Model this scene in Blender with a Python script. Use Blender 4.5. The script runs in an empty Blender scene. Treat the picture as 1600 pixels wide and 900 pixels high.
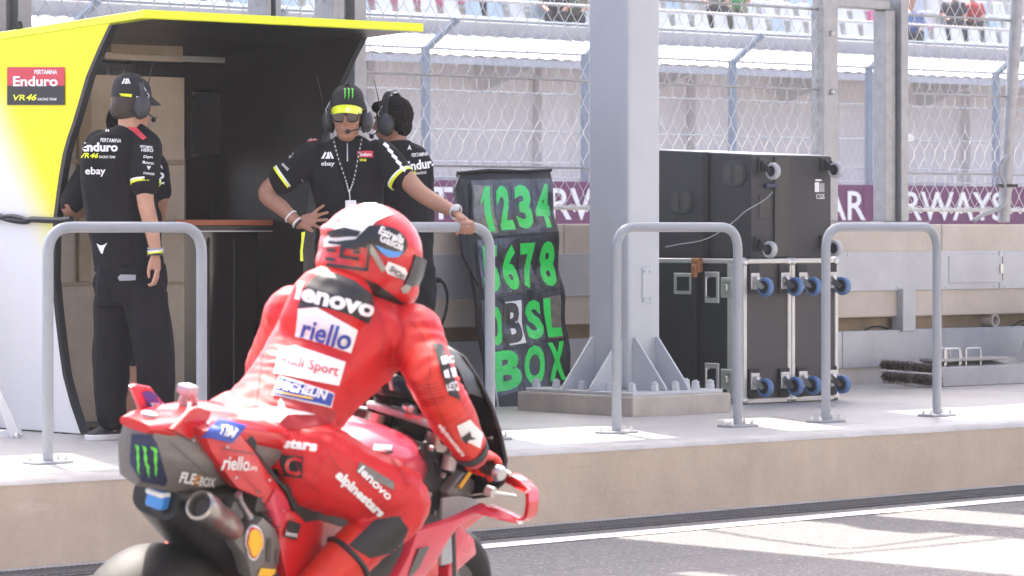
import bpy, bmesh, math, random
from mathutils import Vector, Matrix, noise
from mathutils.bvhtree import BVHTree
random.seed(7)
R = math.radians
SC = bpy.context.scene
COL = SC.collection

# ------------------------------------------------------------------ camera
F, CX, HY, CZ = 5600.0, 800.0, 355.0, 1.477      # focal length in photo pixels, principal column, horizon row, eye height
cam_d = bpy.data.cameras.new('camera'); cam = bpy.data.objects.new('camera', cam_d); COL.objects.link(cam)
cam.location = (0, 0, CZ); cam.rotation_euler = (R(90), 0, 0)
cam_d.sensor_width = 36; cam_d.lens = F / 1600 * 36; cam_d.shift_y = -(450 - HY) / 1600
cam_d.clip_end = 2000; cam_d.clip_start = .1
cam_d.dof.use_dof = True; cam_d.dof.focus_distance = 18.6; cam_d.dof.aperture_fstop = 9.0
SC.camera = cam

# ------------------------------------------------------------------ directions along / across the pit wall
ALPHA = math.atan2(6200, F)
UX, UY = math.sin(ALPHA), math.cos(ALPHA)        # U runs along the wall (right and away), W runs across it (away from the lane)
ANG = math.atan2(UY, UX)
ZP = .407                                        # platform level
def uw(u, w, z=0.0): return Vector((u*UX - w*UY, u*UY + w*UX, z))
def P(x, y, Y): return Vector(((x-CX)/F*Y, Y, CZ + (HY-y)/F*Y))
def on_w(x, y, w): return P(x, y, w/(UX - UY*(x-CX)/F))
def on_u(x, y, u): return P(x, y, u/(UX*(x-CX)/F + UY))
def on_z(x, y, z): return P(x, y, (CZ-z)*F/(y-HY))
def get_u(p): return p.x*UX + p.y*UY
def get_w(p): return -p.x*UY + p.y*UX
UV, WV, ZV = Vector((UX, UY, 0)), Vector((-UY, UX, 0)), Vector((0, 0, 1))

# ------------------------------------------------------------------ world, sun, exposure
SUN_EL = R(60)
sun_h = (UV*.42 + WV*.907).normalized()          # horizontal direction towards the sun (behind the wall)
wd = bpy.data.worlds.new('World'); SC.world = wd; wd.use_nodes = True
nt = wd.node_tree; nt.nodes.clear()
sky = nt.nodes.new('ShaderNodeTexSky'); sky.sky_type = 'NISHITA'; sky.sun_disc = False
sky.sun_elevation = SUN_EL; sky.sun_rotation = math.atan2(sun_h.x, sun_h.y)
sky.dust_density = 5.0; sky.air_density = .4; sky.ozone_density = .3
bg = nt.nodes.new('ShaderNodeBackground'); bg.inputs[1].default_value = .15
wo = nt.nodes.new('ShaderNodeOutputWorld')
nt.links.new(sky.outputs[0], bg.inputs[0]); nt.links.new(bg.outputs[0], wo.inputs[0])
sd = bpy.data.lights.new('sun', 'SUN'); sd.energy = 2.5; sd.angle = R(.53); sd.color = (1, .93, .83)
sun = bpy.data.objects.new('sun', sd); COL.objects.link(sun)
sdir = sun_h*math.cos(SUN_EL) + ZV*math.sin(SUN_EL)
sun.rotation_euler = sdir.to_track_quat('Z', 'Y').to_euler(); sun.location = sdir*60
vs = SC.view_settings; vs.view_transform = 'Standard'; vs.look = 'None'; vs.exposure = 2.5; vs.gamma = 1; vs.use_curve_mapping = False
SC.cycles.use_denoising = True; SC.cycles.max_bounces = 7; SC.cycles.diffuse_bounces = 4
SC.cycles.transparent_max_bounces = 12; SC.cycles.caustics_reflective = False; SC.cycles.caustics_refractive = False
SC.cycles.sample_clamp_indirect = 6

# ------------------------------------------------------------------ materials
MT = {}
def pm(name, col, rough=.55, metal=0., var=.12, scale=6., bump=0., bscale=120., coat=0., spec=.5, stain=0., trans=0., sss=0., crough=.08):
    m = bpy.data.materials.new(name); m.use_nodes = True; n = m.node_tree.nodes; l = m.node_tree.links
    b = n['Principled BSDF']; MT[name] = m
    b.inputs['Roughness'].default_value = rough; b.inputs['Metallic'].default_value = metal
    b.inputs['Coat Weight'].default_value = coat; b.inputs['Coat Roughness'].default_value = crough
    b.inputs['Specular IOR Level'].default_value = spec
    if trans: b.inputs['Transmission Weight'].default_value = trans
    if sss:
        b.inputs['Subsurface Weight'].default_value = sss; b.inputs['Subsurface Radius'].default_value = (.012, .005, .003)
    tc = n.new('ShaderNodeTexCoord')
    c = (*col, 1)
    if var:
        nz = n.new('ShaderNodeTexNoise'); nz.inputs['Scale'].default_value = scale; nz.inputs['Detail'].default_value = 6; nz.inputs['Roughness'].default_value = .62
        l.new(tc.outputs['Object'], nz.inputs['Vector'])
        r = n.new('ShaderNodeValToRGB'); r.color_ramp.elements[0].position = .3; r.color_ramp.elements[1].position = .7
        r.color_ramp.elements[0].color = tuple(x*(1-var) for x in col)+(1,); r.color_ramp.elements[1].color = tuple(min(1, x*(1+var)) for x in col)+(1,)
        l.new(nz.outputs['Fac'], r.inputs[0]); out = r.outputs[0]
        if stain:
            n2 = n.new('ShaderNodeTexNoise'); n2.inputs['Scale'].default_value = scale*.35; n2.inputs['Detail'].default_value = 9; n2.inputs['Roughness'].default_value = .7
            mp = n.new('ShaderNodeMapping'); mp.inputs['Scale'].default_value = (1, 1, .35); l.new(tc.outputs['Object'], mp.inputs[0]); l.new(mp.outputs[0], n2.inputs['Vector'])
            r2 = n.new('ShaderNodeValToRGB'); r2.color_ramp.elements[0].position = .42; r2.color_ramp.elements[1].position = .66
            r2.color_ramp.elements[0].color = (1, 1, 1, 1); r2.color_ramp.elements[1].color = (1-stain, 1-stain*1.05, 1-stain*1.15, 1); l.new(n2.outputs['Fac'], r2.inputs[0])
            mx = n.new('ShaderNodeMix'); mx.data_type = 'RGBA'; mx.blend_type = 'MULTIPLY'; mx.inputs[0].default_value = 1
            l.new(out, mx.inputs[6]); l.new(r2.outputs[0], mx.inputs[7]); out = mx.outputs[2]
        l.new(out, b.inputs['Base Color'])
        rr = n.new('ShaderNodeMapRange'); rr.inputs[3].default_value = max(.02, rough-.07); rr.inputs[4].default_value = min(1, rough+.07)
        l.new(nz.outputs['Fac'], rr.inputs[0]); l.new(rr.outputs[0], b.inputs['Roughness'])
    else: b.inputs['Base Color'].default_value = c
    if bump:
        n3 = n.new('ShaderNodeTexNoise'); n3.inputs['Scale'].default_value = bscale; n3.inputs['Detail'].default_value = 4
        l.new(tc.outputs['Object'], n3.inputs['Vector'])
        bp = n.new('ShaderNodeBump'); bp.inputs['Strength'].default_value = bump; bp.inputs['Distance'].default_value = .01
        l.new(n3.outputs['Fac'], bp.inputs['Height']); l.new(bp.outputs[0], b.inputs['Normal'])
    return m
# surfaces of the place
pm('asphalt', (.125, .122, .124), .85, var=.34, scale=85, bump=.6, bscale=130, stain=.10)
pm('kerb', (.54, .455, .36), .8, var=.10, scale=3.5, bump=.25, bscale=45, stain=.16)
pm('floor', (.40, .395, .39), .42, var=.10, scale=2.6, bump=.06, bscale=30, stain=.12)
pm('lip', (.40, .39, .38), .55, var=.12, scale=9, bump=.1, stain=.15)
pm('concrete', (.60, .53, .45), .82, var=.09, scale=3, bump=.2, bscale=60, stain=.14)
pm('concrete_dark', (.34, .27, .19), .85, var=.18, scale=4, bump=.25, bscale=50, stain=.25)
pm('plinth', (.47, .43, .38), .8, var=.12, scale=6, bump=.25, bscale=60, stain=.18)
pm('plate', (.47, .485, .51), .45, metal=.25, var=.1, scale=2.5, stain=.12)
pm('rail', (.30, .32, .345), .38, var=.05, scale=5, coat=.25)
pm('column', (.50, .53, .56), .42, var=.05, scale=2, coat=.15, stain=.08)
pm('galv', (.36, .365, .375), .42, metal=.45, var=.14, scale=14)
pm('wire', (.66, .66, .64), .4, metal=.4, var=.05)
pm('steel', (.55, .55, .55), .3, metal=.9, var=.12, scale=20)
pm('alu', (.52, .52, .51), .36, metal=.35, var=.08, scale=12)
pm('white_line', (.80, .80, .79), .6, var=.08, scale=12, stain=.15)
pm('grate', (.10, .105, .115), .6, metal=.3, var=.2, scale=10)
pm('groove', (.09, .088, .085), .9, var=.1)
def overlay(name, col, scale, lo, hi, rot=0., detail=8, fac=.6):
    # a second layer of marks (scuffs, rubber) over a material's own colour
    m = MT[name]; n = m.node_tree.nodes; l = m.node_tree.links; b = n['Principled BSDF']
    src = b.inputs['Base Color'].links[0].from_socket
    tc = n.new('ShaderNodeTexCoord'); mp = n.new('ShaderNodeMapping'); mp.inputs['Rotation'].default_value = (0, 0, rot); mp2 = n.new('ShaderNodeMapping'); mp2.inputs['Scale'].default_value = scale
    l.new(tc.outputs['Object'], mp.inputs[0]); l.new(mp.outputs[0], mp2.inputs[0])
    nz = n.new('ShaderNodeTexNoise'); nz.inputs['Scale'].default_value = 1; nz.inputs['Detail'].default_value = detail; nz.inputs['Roughness'].default_value = .7; l.new(mp2.outputs[0], nz.inputs['Vector'])
    mr = n.new('ShaderNodeMapRange'); mr.inputs[1].default_value = lo; mr.inputs[2].default_value = hi; mr.inputs[4].default_value = fac; l.new(nz.outputs['Fac'], mr.inputs[0])
    mx = n.new('ShaderNodeMix'); mx.data_type = 'RGBA'; l.new(mr.outputs[0], mx.inputs[0]); l.new(src, mx.inputs[6]); mx.inputs[7].default_value = (*col, 1); l.new(mx.outputs[2], b.inputs['Base Color'])
overlay('asphalt', (.045, .045, .047), (.25, 3.2, 1), .52, .75, -ANG, fac=.55)
overlay('asphalt', (.30, .29, .27), (48, 48, 48), .56, .66, 0, 2, .75)
overlay('asphalt', (.03, .03, .032), (60, 60, 60), .58, .68, .7, 2, .7)
overlay('kerb', (.66, .60, .52), (2.2, 2.2, 9), .60, .72, -ANG, fac=.5)
overlay('kerb', (.30, .25, .20), (1.2, 1.2, 14), .63, .78, -ANG, fac=.45)
overlay('floor', (.22, .21, .20), (1.4, 5, 1), .58, .8, -ANG, fac=.4)
overlay('concrete', (.36, .29, .22), (.8, .8, .25), .58, .78, 0, fac=.35)
overlay('plinth', (.25, .21, .17), (4, 4, 2), .58, .75, 0, fac=.4)
overlay('rail', (.20, .20, .20), (14, 14, 5), .66, .74, 0, fac=.5)
overlay('column', (.38, .36, .33), (3, 3, .6), .60, .8, 0, fac=.35)
# kit
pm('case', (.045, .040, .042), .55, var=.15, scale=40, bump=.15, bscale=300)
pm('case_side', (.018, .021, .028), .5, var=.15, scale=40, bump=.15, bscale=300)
pm('speaker', (.032, .033, .038), .55, var=.12, scale=60, bump=.2, bscale=400)
pm('blackplastic', (.014, .014, .016), .45, var=.1)
pm('rubber', (.022, .022, .023), .7, var=.12, scale=20)
pm('tyre', (.014, .014, .015), .62, var=.15, scale=9, bump=.08, bscale=90, spec=.25)
pm('bluewheel', (.09, .18, .36), .5, var=.12, scale=30)
pm('greywheel', (.42, .43, .45), .5, var=.1, scale=30)
pm('gloss_black', (.010, .010, .013), .12, var=.05, coat=.4)
pm('satin_black', (.016, .017, .021), .38, var=.1, scale=5)
pm('screen', (.016, .022, .036), .1, var=.1, coat=.5)
pm('tan_reflection', (.36, .295, .235), .4, var=.14, scale=4, coat=.25, stain=.2)  # tan tone painted in for a reflection in the black back wall
pm('orange', (.55, .15, .07), .45, var=.1)
pm('lime', (.78, .86, .02), .38, var=.03, coat=.3)
pm('flyellow', (.86, .93, .02), .35, var=.02)
pm('white', (.82, .82, .82), .5, var=.03)
pm('print_white', (.84, .84, .84), .55, var=.03, scale=30)
pm('print_black', (.014, .014, .016), .5, var=.05)
pm('red', (.66, .022, .025), .42, var=.06, scale=6)
pm('signred', (.60, .045, .07), .5, var=.04)
pm('green', (.02, .72, .16), .45, var=.08, scale=6)
pm('clawgreen', (.13, .68, .06), .5, var=.05)
pm('purple', (.13, .015, .095), .6, var=.06, scale=2)
pm('blue', (.02, .06, .36), .45, var=.08)
pm('navy', (.018, .022, .07), .45, var=.1)
pm('skyblue', (.05, .26, .68), .35, var=.08, coat=.4)
pm('shellyellow', (.86, .50, .03), .45, var=.04)
pm('orangeprint', (.82, .30, .03), .5, var=.04)
# people
pm('skin', (.50, .27, .18), .5, var=.10, scale=14, sss=.12)
pm('skin_tan', (.36, .18, .115), .5, var=.10, scale=14, sss=.12)
pm('hair', (.006, .005, .005), .75, var=.3, scale=60, bump=.4, bscale=160, spec=.2)
pm('hair_brown', (.035, .024, .018), .5, var=.3, scale=60, bump=.6, bscale=160)
pm('shirt', (.010, .010, .013), .85, var=.15, scale=12, bump=.3, bscale=500, spec=.25)
pm('trousers', (.012, .012, .016), .9, var=.2, scale=9, bump=.35, bscale=260, spec=.2)
pm('capcloth', (.014, .014, .018), .8, var=.12, scale=20, bump=.3, bscale=500)
pm('lens', (.03, .012, .012), .08, var=.0, coat=1)
pm('headset', (.035, .038, .045), .4, var=.1, scale=20)
pm('tape_grey', (.32, .33, .35), .5, var=.05)
pm('shoe', (.022, .023, .026), .7, var=.15, scale=30, bump=.3)
pm('sole', (.70, .70, .68), .6, var=.08, scale=20)
# rider and bike
pm('suit', (.58, .010, .013), .45, var=.07, scale=10, bump=.12, bscale=240, coat=.10, crough=.4, spec=.4)
pm('suit_orange', (.66, .030, .014), .45, var=.07, scale=10, bump=.12, bscale=240, coat=.10, crough=.4, spec=.4)
pm('suit_dark', (.36, .010, .014), .45, var=.1, scale=10)
pm('suit_black', (.016, .016, .018), .5, var=.15, scale=12, bump=.25, bscale=240)
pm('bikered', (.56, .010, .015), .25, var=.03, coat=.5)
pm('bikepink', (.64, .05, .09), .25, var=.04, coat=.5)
pm('carbon', (.05, .046, .044), .32, var=.18, scale=120, coat=.4)
pm('carbongrey', (.15, .14, .13), .35, var=.15, scale=90, coat=.35)
pm('titan', (.40, .37, .34), .3, metal=.9, var=.2, scale=16)
pm('enginedark', (.02, .02, .022), .45, metal=.2, var=.3, scale=18)
pm('visor', (.03, .033, .037), .12, var=.1, coat=.3)
pm('helmet_white', (.80, .79, .79), .25, var=.03, coat=.3)
pm('helmet_red', (.60, .014, .018), .25, var=.03, coat=.3)
pm('helmet_black', (.014, .014, .017), .3, var=.05, coat=.2)
pm('helmet_grey', (.30, .28, .24), .25, var=.05, coat=.6)
# far side
pm('farwall', (.70, .69, .70), .8, var=.05, scale=.6, stain=.08)
pm('fargrey', (.42, .45, .48), .7, var=.08, scale=1)
pm('canopy', (.30, .305, .32), .5, var=.05, scale=1)
pm('farpost', (.22, .27, .33), .5, metal=.3, var=.1)
pm('seat_white', (.52, .54, .56), .5, var=.06)
pm('seat_blue', (.36, .44, .50), .5, var=.06)
pm('seat_pink', (.50, .15, .27), .5, var=.06)
pm('step', (.36, .36, .37), .85, var=.08, scale=1)
pm('cloth_dark', (.03, .033, .045), .85, var=.2)
pm('cloth_green', (.06, .34, .10), .85, var=.2)
pm('cloth_red', (.40, .05, .05), .85, var=.2)
pm('cloth_blue', (.10, .16, .34), .85, var=.2)
pm('cloth_olive', (.16, .17, .12), .85, var=.2)
def film():
    m = bpy.data.materials.new('film'); m.use_nodes = True; n = m.node_tree.nodes; l = m.node_tree.links; n.clear()
    o = n.new('ShaderNodeOutputMaterial'); mx = n.new('ShaderNodeMixShader'); t = n.new('ShaderNodeBsdfTransparent'); g = n.new('ShaderNodeBsdfGlossy')
    g.inputs['Roughness'].default_value = .07; g.inputs['Color'].default_value = (.95, .95, .95, 1)
    fr = n.new('ShaderNodeFresnel'); fr.inputs[0].default_value = 1.5
    tc = n.new('ShaderNodeTexCoord'); nz = n.new('ShaderNodeTexNoise'); nz.inputs['Scale'].default_value = 9; nz.inputs['Detail'].default_value = 5; nz.inputs['Distortion'].default_value = 1.2
    bp = n.new('ShaderNodeBump'); bp.inputs['Strength'].default_value = .55; bp.inputs['Distance'].default_value = .02
    l.new(tc.outputs['Object'], nz.inputs['Vector']); l.new(nz.outputs['Fac'], bp.inputs['Height']); l.new(bp.outputs[0], g.inputs['Normal']); l.new(bp.outputs[0], fr.inputs['Normal'])
    k_ = n.new('ShaderNodeMath'); k_.operation = 'MULTIPLY'; k_.inputs[1].default_value = .10; l.new(fr.outputs[0], k_.inputs[0]); l.new(k_.outputs[0], mx.inputs[0]); l.new(t.outputs[0], mx.inputs[1]); l.new(g.outputs[0], mx.inputs[2]); l.new(mx.outputs[0], o.inputs[0])
    MT['film'] = m
film()

# ------------------------------------------------------------------ objects
WM = {}                                           # world matrix of each root, shared by its parts
def tag(o, label=None, cat=None, group=None, kind=None):
    if label: o['label'] = label
    if cat: o['category'] = cat
    if group: o['group'] = group
    if kind: o['kind'] = kind
    return o
def thing(name, label, cat, loc, rz=0., group=None, mat=None):
    o = bpy.data.objects.new(name, None); COL.objects.link(o); o.empty_display_size = .1
    m = mat if mat is not None else Matrix.Translation(loc) @ Matrix.Rotation(rz, 4, 'Z')
    o.matrix_world = m; WM[o.name] = m.copy()
    return tag(o, label, cat, group)
def link_mesh(name, me, mat, parent=None, label=None):
    o = bpy.data.objects.new(name, me); COL.objects.link(o)
    if mat:
        me.materials.clear(); me.materials.append(MT[mat])
    if parent is not None:
        o.parent = parent; WM[o.name] = WM[parent.name]
        me.transform(WM[parent.name].inverted())
    else: WM[o.name] = Matrix.Identity(4)
    if label: o['label'] = label
    return o
class MB:
    def __init__(s): s.v = []; s.f = []
    def add(s, vs, fs):
        o = len(s.v); s.v += [Vector(v) for v in vs]; s.f += [tuple(i+o for i in f) for f in fs]; return s
    def box(s, c, size, X=Vector((1, 0, 0)), Y=Vector((0, 1, 0)), Z=Vector((0, 0, 1))):
        c = Vector(c); a, b, d = (k/2 for k in size)
        vs = [c + X*(a*i) + Y*(b*j) + Z*(d*k) for i in (-1, 1) for j in (-1, 1) for k in (-1, 1)]
        return s.add(vs, [(0, 1, 3, 2), (4, 6, 7, 5), (0, 4, 5, 1), (2, 3, 7, 6), (0, 2, 6, 4), (1, 5, 7, 3)])
    def ubox(s, u0, u1, w0, w1, z0, z1):
        return s.box(uw((u0+u1)/2, (w0+w1)/2, (z0+z1)/2), (u1-u0, w1-w0, z1-z0), UV, WV)
    def hexa(s, pts):                              # 4 bottom points then 4 top points
        return s.add(pts, [(3, 2, 1, 0), (4, 5, 6, 7), (0, 1, 5, 4), (1, 2, 6, 5), (2, 3, 7, 6), (3, 0, 4, 7)])
    def loft(s, rings, caps=True, closed=False):
        n = len(rings[0]); o = len(s.v)
        for r in rings: s.v += [Vector(p) for p in r]
        m = len(rings)
        for i in range(m if closed else m-1):
            for j in range(n):
                a = o+i*n; b = o+((i+1) % m)*n; k = (j+1) % n
                s.f.append((a+j, a+k, b+k, b+j))
        if caps and not closed:
            s.f.append(tuple(o+j for j in reversed(range(n)))); s.f.append(tuple(o+(m-1)*n+j for j in range(n)))
        return s
    def tube(s, pts, r, n=8, closed=False, caps=True):
        pts = [Vector(p) for p in pts]; m = len(pts)
        rr = r if isinstance(r, (list, tuple)) else [r]*m
        rings = []; prev = None
        for i, p in enumerate(pts):
            a = pts[i-1] if (i or closed) else p; b = pts[(i+1) % m] if (i < m-1 or closed) else p
            t = (b-a).normalized() if (b-a).length > 1e-9 else Vector((0, 0, 1))
            if prev is None:
                x = t.orthogonal().normalized()
            else:
                x = prev - t*prev.dot(t); x = x.normalized() if x.length > 1e-6 else t.orthogonal().normalized()
            prev = x; y = t.cross(x)
            rings.append([p + (x*math.cos(2*math.pi*k/n) + y*math.sin(2*math.pi*k/n))*rr[i] for k in range(n)])
        return s.loft(rings, caps, closed)
    def ell(s, c, r, X=Vector((1, 0, 0)), Y=Vector((0, 1, 0)), Z=Vector((0, 0, 1)), n=14, m=9):
        c = Vector(c); r = r if isinstance(r, (tuple, list)) else (r, r, r); rings = []
        for i in range(1, m):
            a = math.pi*i/m
            rings.append([c + X*(r[0]*math.sin(a)*math.cos(2*math.pi*k/n)) + Y*(r[1]*math.sin(a)*math.sin(2*math.pi*k/n)) - Z*(r[2]*math.cos(a)) for k in range(n)])
        o = len(s.v); s.loft(rings, caps=False); b = len(s.v)
        s.v += [c - Z*r[2], c + Z*r[2]]
        for k in range(n):
            s.f.append((b, o+(k+1) % n, o+k)); q = o+(m-2)*n; s.f.append((b+1, q+k, q+(k+1) % n))
        return s
    def lathe(s, prof, O, A, n=24, caps=True):
        O = Vector(O); A = Vector(A).normalized(); X = A.orthogonal().normalized(); Y = A.cross(X)
        return s.loft([[O + A*h + (X*math.cos(2*math.pi*k/n) + Y*math.sin(2*math.pi*k/n))*r for k in range(n)] for r, h in prof], caps)
    def prism(s, pts, d):                          # closed outline of 3D points, extruded by vector d
        n = len(pts); pts = [Vector(p) for p in pts]; o = len(s.v); s.v += pts + [p+d for p in pts]
        s.f.append(tuple(o+i for i in reversed(range(n)))); s.f.append(tuple(o+n+i for i in range(n)))
        for i in range(n):
            k = (i+1) % n; s.f.append((o+i, o+k, o+n+k, o+n+i))
        return s
    def mesh(s, name, smooth=0, bevel=0., seg=1, fix=True):
        bm = bmesh.new(); vv = [bm.verts.new(v) for v in s.v]
        for f in s.f:
            try: bm.faces.new([vv[i] for i in f])
            except ValueError: pass
        if fix: bmesh.ops.recalc_face_normals(bm, faces=bm.faces)
        if bevel:
            ed = [e for e in bm.edges if len(e.link_faces) == 2 and e.calc_face_angle(0) > .5]
            bmesh.ops.bevel(bm, geom=ed, offset=bevel, segments=seg, affect='EDGES', profile=.6, clamp_overlap=True)
        me = bpy.data.meshes.new(name); bm.to_mesh(me); bm.free()
        if smooth:
            me.shade_smooth(); me.set_sharp_from_angle(angle=R(smooth))
        return me
    def build(s, name, mat, parent=None, smooth=0, bevel=0., seg=1, label=None):
        return link_mesh(name, s.mesh(name, smooth, bevel, seg), mat, parent, label)
def arc(pts, rad, k=6):                            # round the corners of a polyline
    pts = [Vector(p) for p in pts]; out = [pts[0]]
    for i in range(1, len(pts)-1):
        a = (pts[i-1]-pts[i]); b = (pts[i+1]-pts[i]); q = min(rad, a.length*.49, b.length*.49)
        A = pts[i]+a.normalized()*q; B = pts[i]+b.normalized()*q
        for t in range(k+1):
            t /= k; out.append(A*(1-t)**2 + pts[i]*(2*t*(1-t)) + B*t*t)
    return out + [pts[-1]]
def spline(pts, k=6):
    pts = [Vector(p) for p in pts]; q = [pts[0]*2-pts[1]] + pts + [pts[-1]*2-pts[-2]]; out = []
    for i in range(1, len(q)-2):
        a, b, c, d = q[i-1:i+3]
        for j in range(k):
            t = j/k; out.append(.5*(2*b + (c-a)*t + (2*a-5*b+4*c-d)*t*t + (3*b-a-3*c+d)*t**3))
    return out + [pts[-1]]
def dup(root, loc=None, rz=None, label=None):
    r = root.copy(); COL.objects.link(r)
    if loc is not None: r.matrix_world = Matrix.Translation(loc) @ Matrix.Rotation(rz or 0, 4, 'Z')
    WM[r.name] = r.matrix_world.copy()
    if label: r['label'] = label
    for ch in list(root.children):
        c = ch.copy(); COL.objects.link(c); c.parent = r
        for g in ch.children:
            d = g.copy(); COL.objects.link(d); d.parent = c
    return r
# fuse overlapping closed shapes into one continuous skin
def fuse(mb, name, voxel=.007, smooth=4, wr=0., wscale=9., seed=0, stretch=(1, 1, 1)):
    me = mb.mesh(name+'_raw'); o = bpy.data.objects.new(name+'_raw', me); COL.objects.link(o)
    rm = o.modifiers.new('r', 'REMESH'); rm.mode = 'VOXEL'; rm.voxel_size = voxel
    if smooth:
        sm = o.modifiers.new('s', 'SMOOTH'); sm.factor = .5; sm.iterations = smooth
    dg = bpy.context.evaluated_depsgraph_get(); out = bpy.data.meshes.new_from_object(o.evaluated_get(dg))
    bpy.data.objects.remove(o); bpy.data.meshes.remove(me); out.name = name
    if wr:
        off = Vector((seed*3.1, seed*1.7, seed*.9)); nr = [v.normal.copy() for v in out.vertices]
        for v, nn in zip(out.vertices, nr):
            q = Vector((v.co.x*stretch[0], v.co.y*stretch[1], v.co.z*stretch[2]))*wscale + off
            a = noise.noise(q); b = noise.noise(q*2.3+Vector((5, 1, 2)))
            v.co += nn*(wr*((1-2*abs(a))*.8 + b*.45 - .3))
    out.shade_smooth(); return out

# ------------------------------------------------------------------ lettering and flat print
_tc = {}
def text2d(s, bold=0., shear=0.):
    key = (s, bold, shear)
    if key in _tc: return _tc[key]
    cu = bpy.data.curves.new('t', 'FONT'); cu.body = s; cu.offset = bold; cu.shear = shear; cu.resolution_u = 3; cu.size = 1
    o = bpy.data.objects.new('t', cu); COL.objects.link(o); dg = bpy.context.evaluated_depsgraph_get()
    me = bpy.data.meshes.new_from_object(o.evaluated_get(dg))
    vs = [(v.co.x, v.co.y) for v in me.vertices]; fs = [tuple(p.vertices) for p in me.polygons]
    bpy.data.objects.remove(o); bpy.data.curves.remove(cu); bpy.data.meshes.remove(me)
    x0 = min(v[0] for v in vs); x1 = max(v[0] for v in vs); y0 = min(v[1] for v in vs); y1 = max(v[1] for v in vs)
    vs = [((a-x0)/(x1-x0), (b-y0)/(y1-y0)) for a, b in vs]
    _tc[key] = (vs, fs); return _tc[key]
RECT = ([(0, 0), (1, 0), (1, 1), (0, 1)], [(0, 1, 2, 3)])
def poly(pts): return (pts, [tuple(range(len(pts)))])
def multi(*polys):
    v = []; f = []
    for p in polys:
        f.append(tuple(range(len(v), len(v)+len(p)))); v += p
    return (v, f)
def claw(x0, dx):                                  # one ragged vertical stroke
    return [(x0-.10, 1), (x0+.08, .97), (x0+.11, .86), (x0+.06, .80), (x0+.10, .66), (x0+.06, .5), (x0+.09, .36), (x0+.04, .24), (x0+.03, dx), (x0-.03, .22), (x0-.01, .42), (x0-.04, .6), (x0-.01, .78), (x0-.05, .9)]
CLAWS = multi(claw(.16, .06), claw(.5, 0), claw(.84, .1))
_bv = {}
def bvh_of(o):
    if o.name not in _bv:
        m = WM[o.name]; _bv[o.name] = BVHTree.FromPolygons([m @ v.co for v in o.data.vertices], [tuple(p.vertices) for p in o.data.polygons])
    return _bv[o.name]
def decal(name, shape, org, ex, ey, target, mat, parent, off=.002, maxpx=5., label=None, box=None):
    """print a flat shape on a surface: org, ex, ey in photo pixels give the place, rays carry it onto the target"""
    vs, fs = shape; bm = bmesh.new(); vv = [bm.verts.new((org[0]+a*ex[0]+b*ey[0], org[1]+a*ex[1]+b*ey[1], 0)) for a, b in vs]
    for f in fs:
        try: bm.faces.new([vv[i] for i in f])
        except ValueError: pass
    bmesh.ops.triangulate(bm, faces=bm.faces[:])
    for _ in range(5):
        e = [e for e in bm.edges if e.calc_length() > maxpx]
        if not e: break
        bmesh.ops.subdivide_edges(bm, edges=e, cuts=1); bmesh.ops.triangulate(bm, faces=bm.faces[:])
    T = [bvh_of(t) for t in (target if isinstance(target, (list, tuple)) else [target])]
    C = Vector((0, 0, CZ)); kill = []
    for v in bm.verts:
        d = Vector(((v.co.x-CX)/F, 1, (HY-v.co.y)/F)).normalized(); best = None
        for t in T:
            h = t.ray_cast(C, d)
            if h[0] is not None and (best is None or h[3] < best[3]): best = h
        if best is None: kill.append(v); continue
        nn = best[1] if best[1].dot(d) < 0 else -best[1]
        v.co = best[0] + nn*off - d*off*.5
    bmesh.ops.delete(bm, geom=kill, context='VERTS')
    bmesh.ops.delete(bm, geom=[f for f in bm.faces if max(e.calc_length() for e in f.edges) > .09*maxpx/5], context='FACES')
    bmesh.ops.delete(bm, geom=[v for v in bm.verts if not v.link_faces], context='VERTS')
    for f in bm.faces:
        f.normal_update()
        if f.normal.dot(f.calc_center_median()-C) > 0: f.normal_flip()
    me = bpy.data.meshes.new(name); bm.to_mesh(me); bm.free(); me.shade_smooth()
    if not len(me.polygons): bpy.data.meshes.remove(me); return None
    return link_mesh(name, me, mat, parent, label)
def dtext(name, s, x, y, w, h, target, mat, parent, ang=0., bold=.02, shear=0., up=0., off=.002, maxpx=6.):
    """lettering: x, y is the lower left corner in the photo, w along the baseline, ang its tilt (down to the right > 0)"""
    a = R(ang); b = R(ang+up)
    o = decal(name, text2d(s, bold, shear), (x, y), (w*math.cos(a), w*math.sin(a)), (h*math.sin(b), -h*math.cos(b)), target, mat, parent, off, maxpx)
    return tag(o, kind='stuff') if o else None
def flat(name, shape, O, X, Y, mat, parent, N=None, off=.003):
    """flat print on a plane given by an origin and two edge vectors"""
    vs, fs = shape; N = (N or X.cross(Y)).normalized(); b = MB(); b.add([O + X*a + Y*c + N*off for a, c in vs], fs)
    me = bpy.data.meshes.new(name); me.from_pydata(b.v, [], b.f); me.update()
    return link_mesh(name, me, mat, parent)
# ================================================================== the setting
W_EDGE = 12.68
def zroad(u): return ZP - .383 + (min(20., max(5., u)) - 9)*.0066
b = MB(); us = [-110, -20, 5, 20, 60, 150]
for u in us: b.v += [uw(u, -30, zroad(u)), uw(u, W_EDGE+.06, zroad(u))]
b.f = [(2*i, 2*i+2, 2*i+3, 2*i+1) for i in range(len(us)-1)]
tag(b.build('pit_lane', 'asphalt'), kind='structure')
b = MB(); b.add([uw(-110, 17.2, -.02), uw(150, 17.2, -.02), uw(150, 120, -.02), uw(-110, 120, -.02)], [(0, 1, 2, 3)])
tag(b.build('race_track', 'asphalt'), kind='structure')
b = MB(); us = [-20, 5, 20, 60]
for u in us: b.v += [uw(u, 11.99, zroad(u)+.004), uw(u, 12.15, zroad(u)+.004)]
b.f = [(2*i, 2*i+2, 2*i+3, 2*i+1) for i in range(len(us)-1)]
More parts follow.
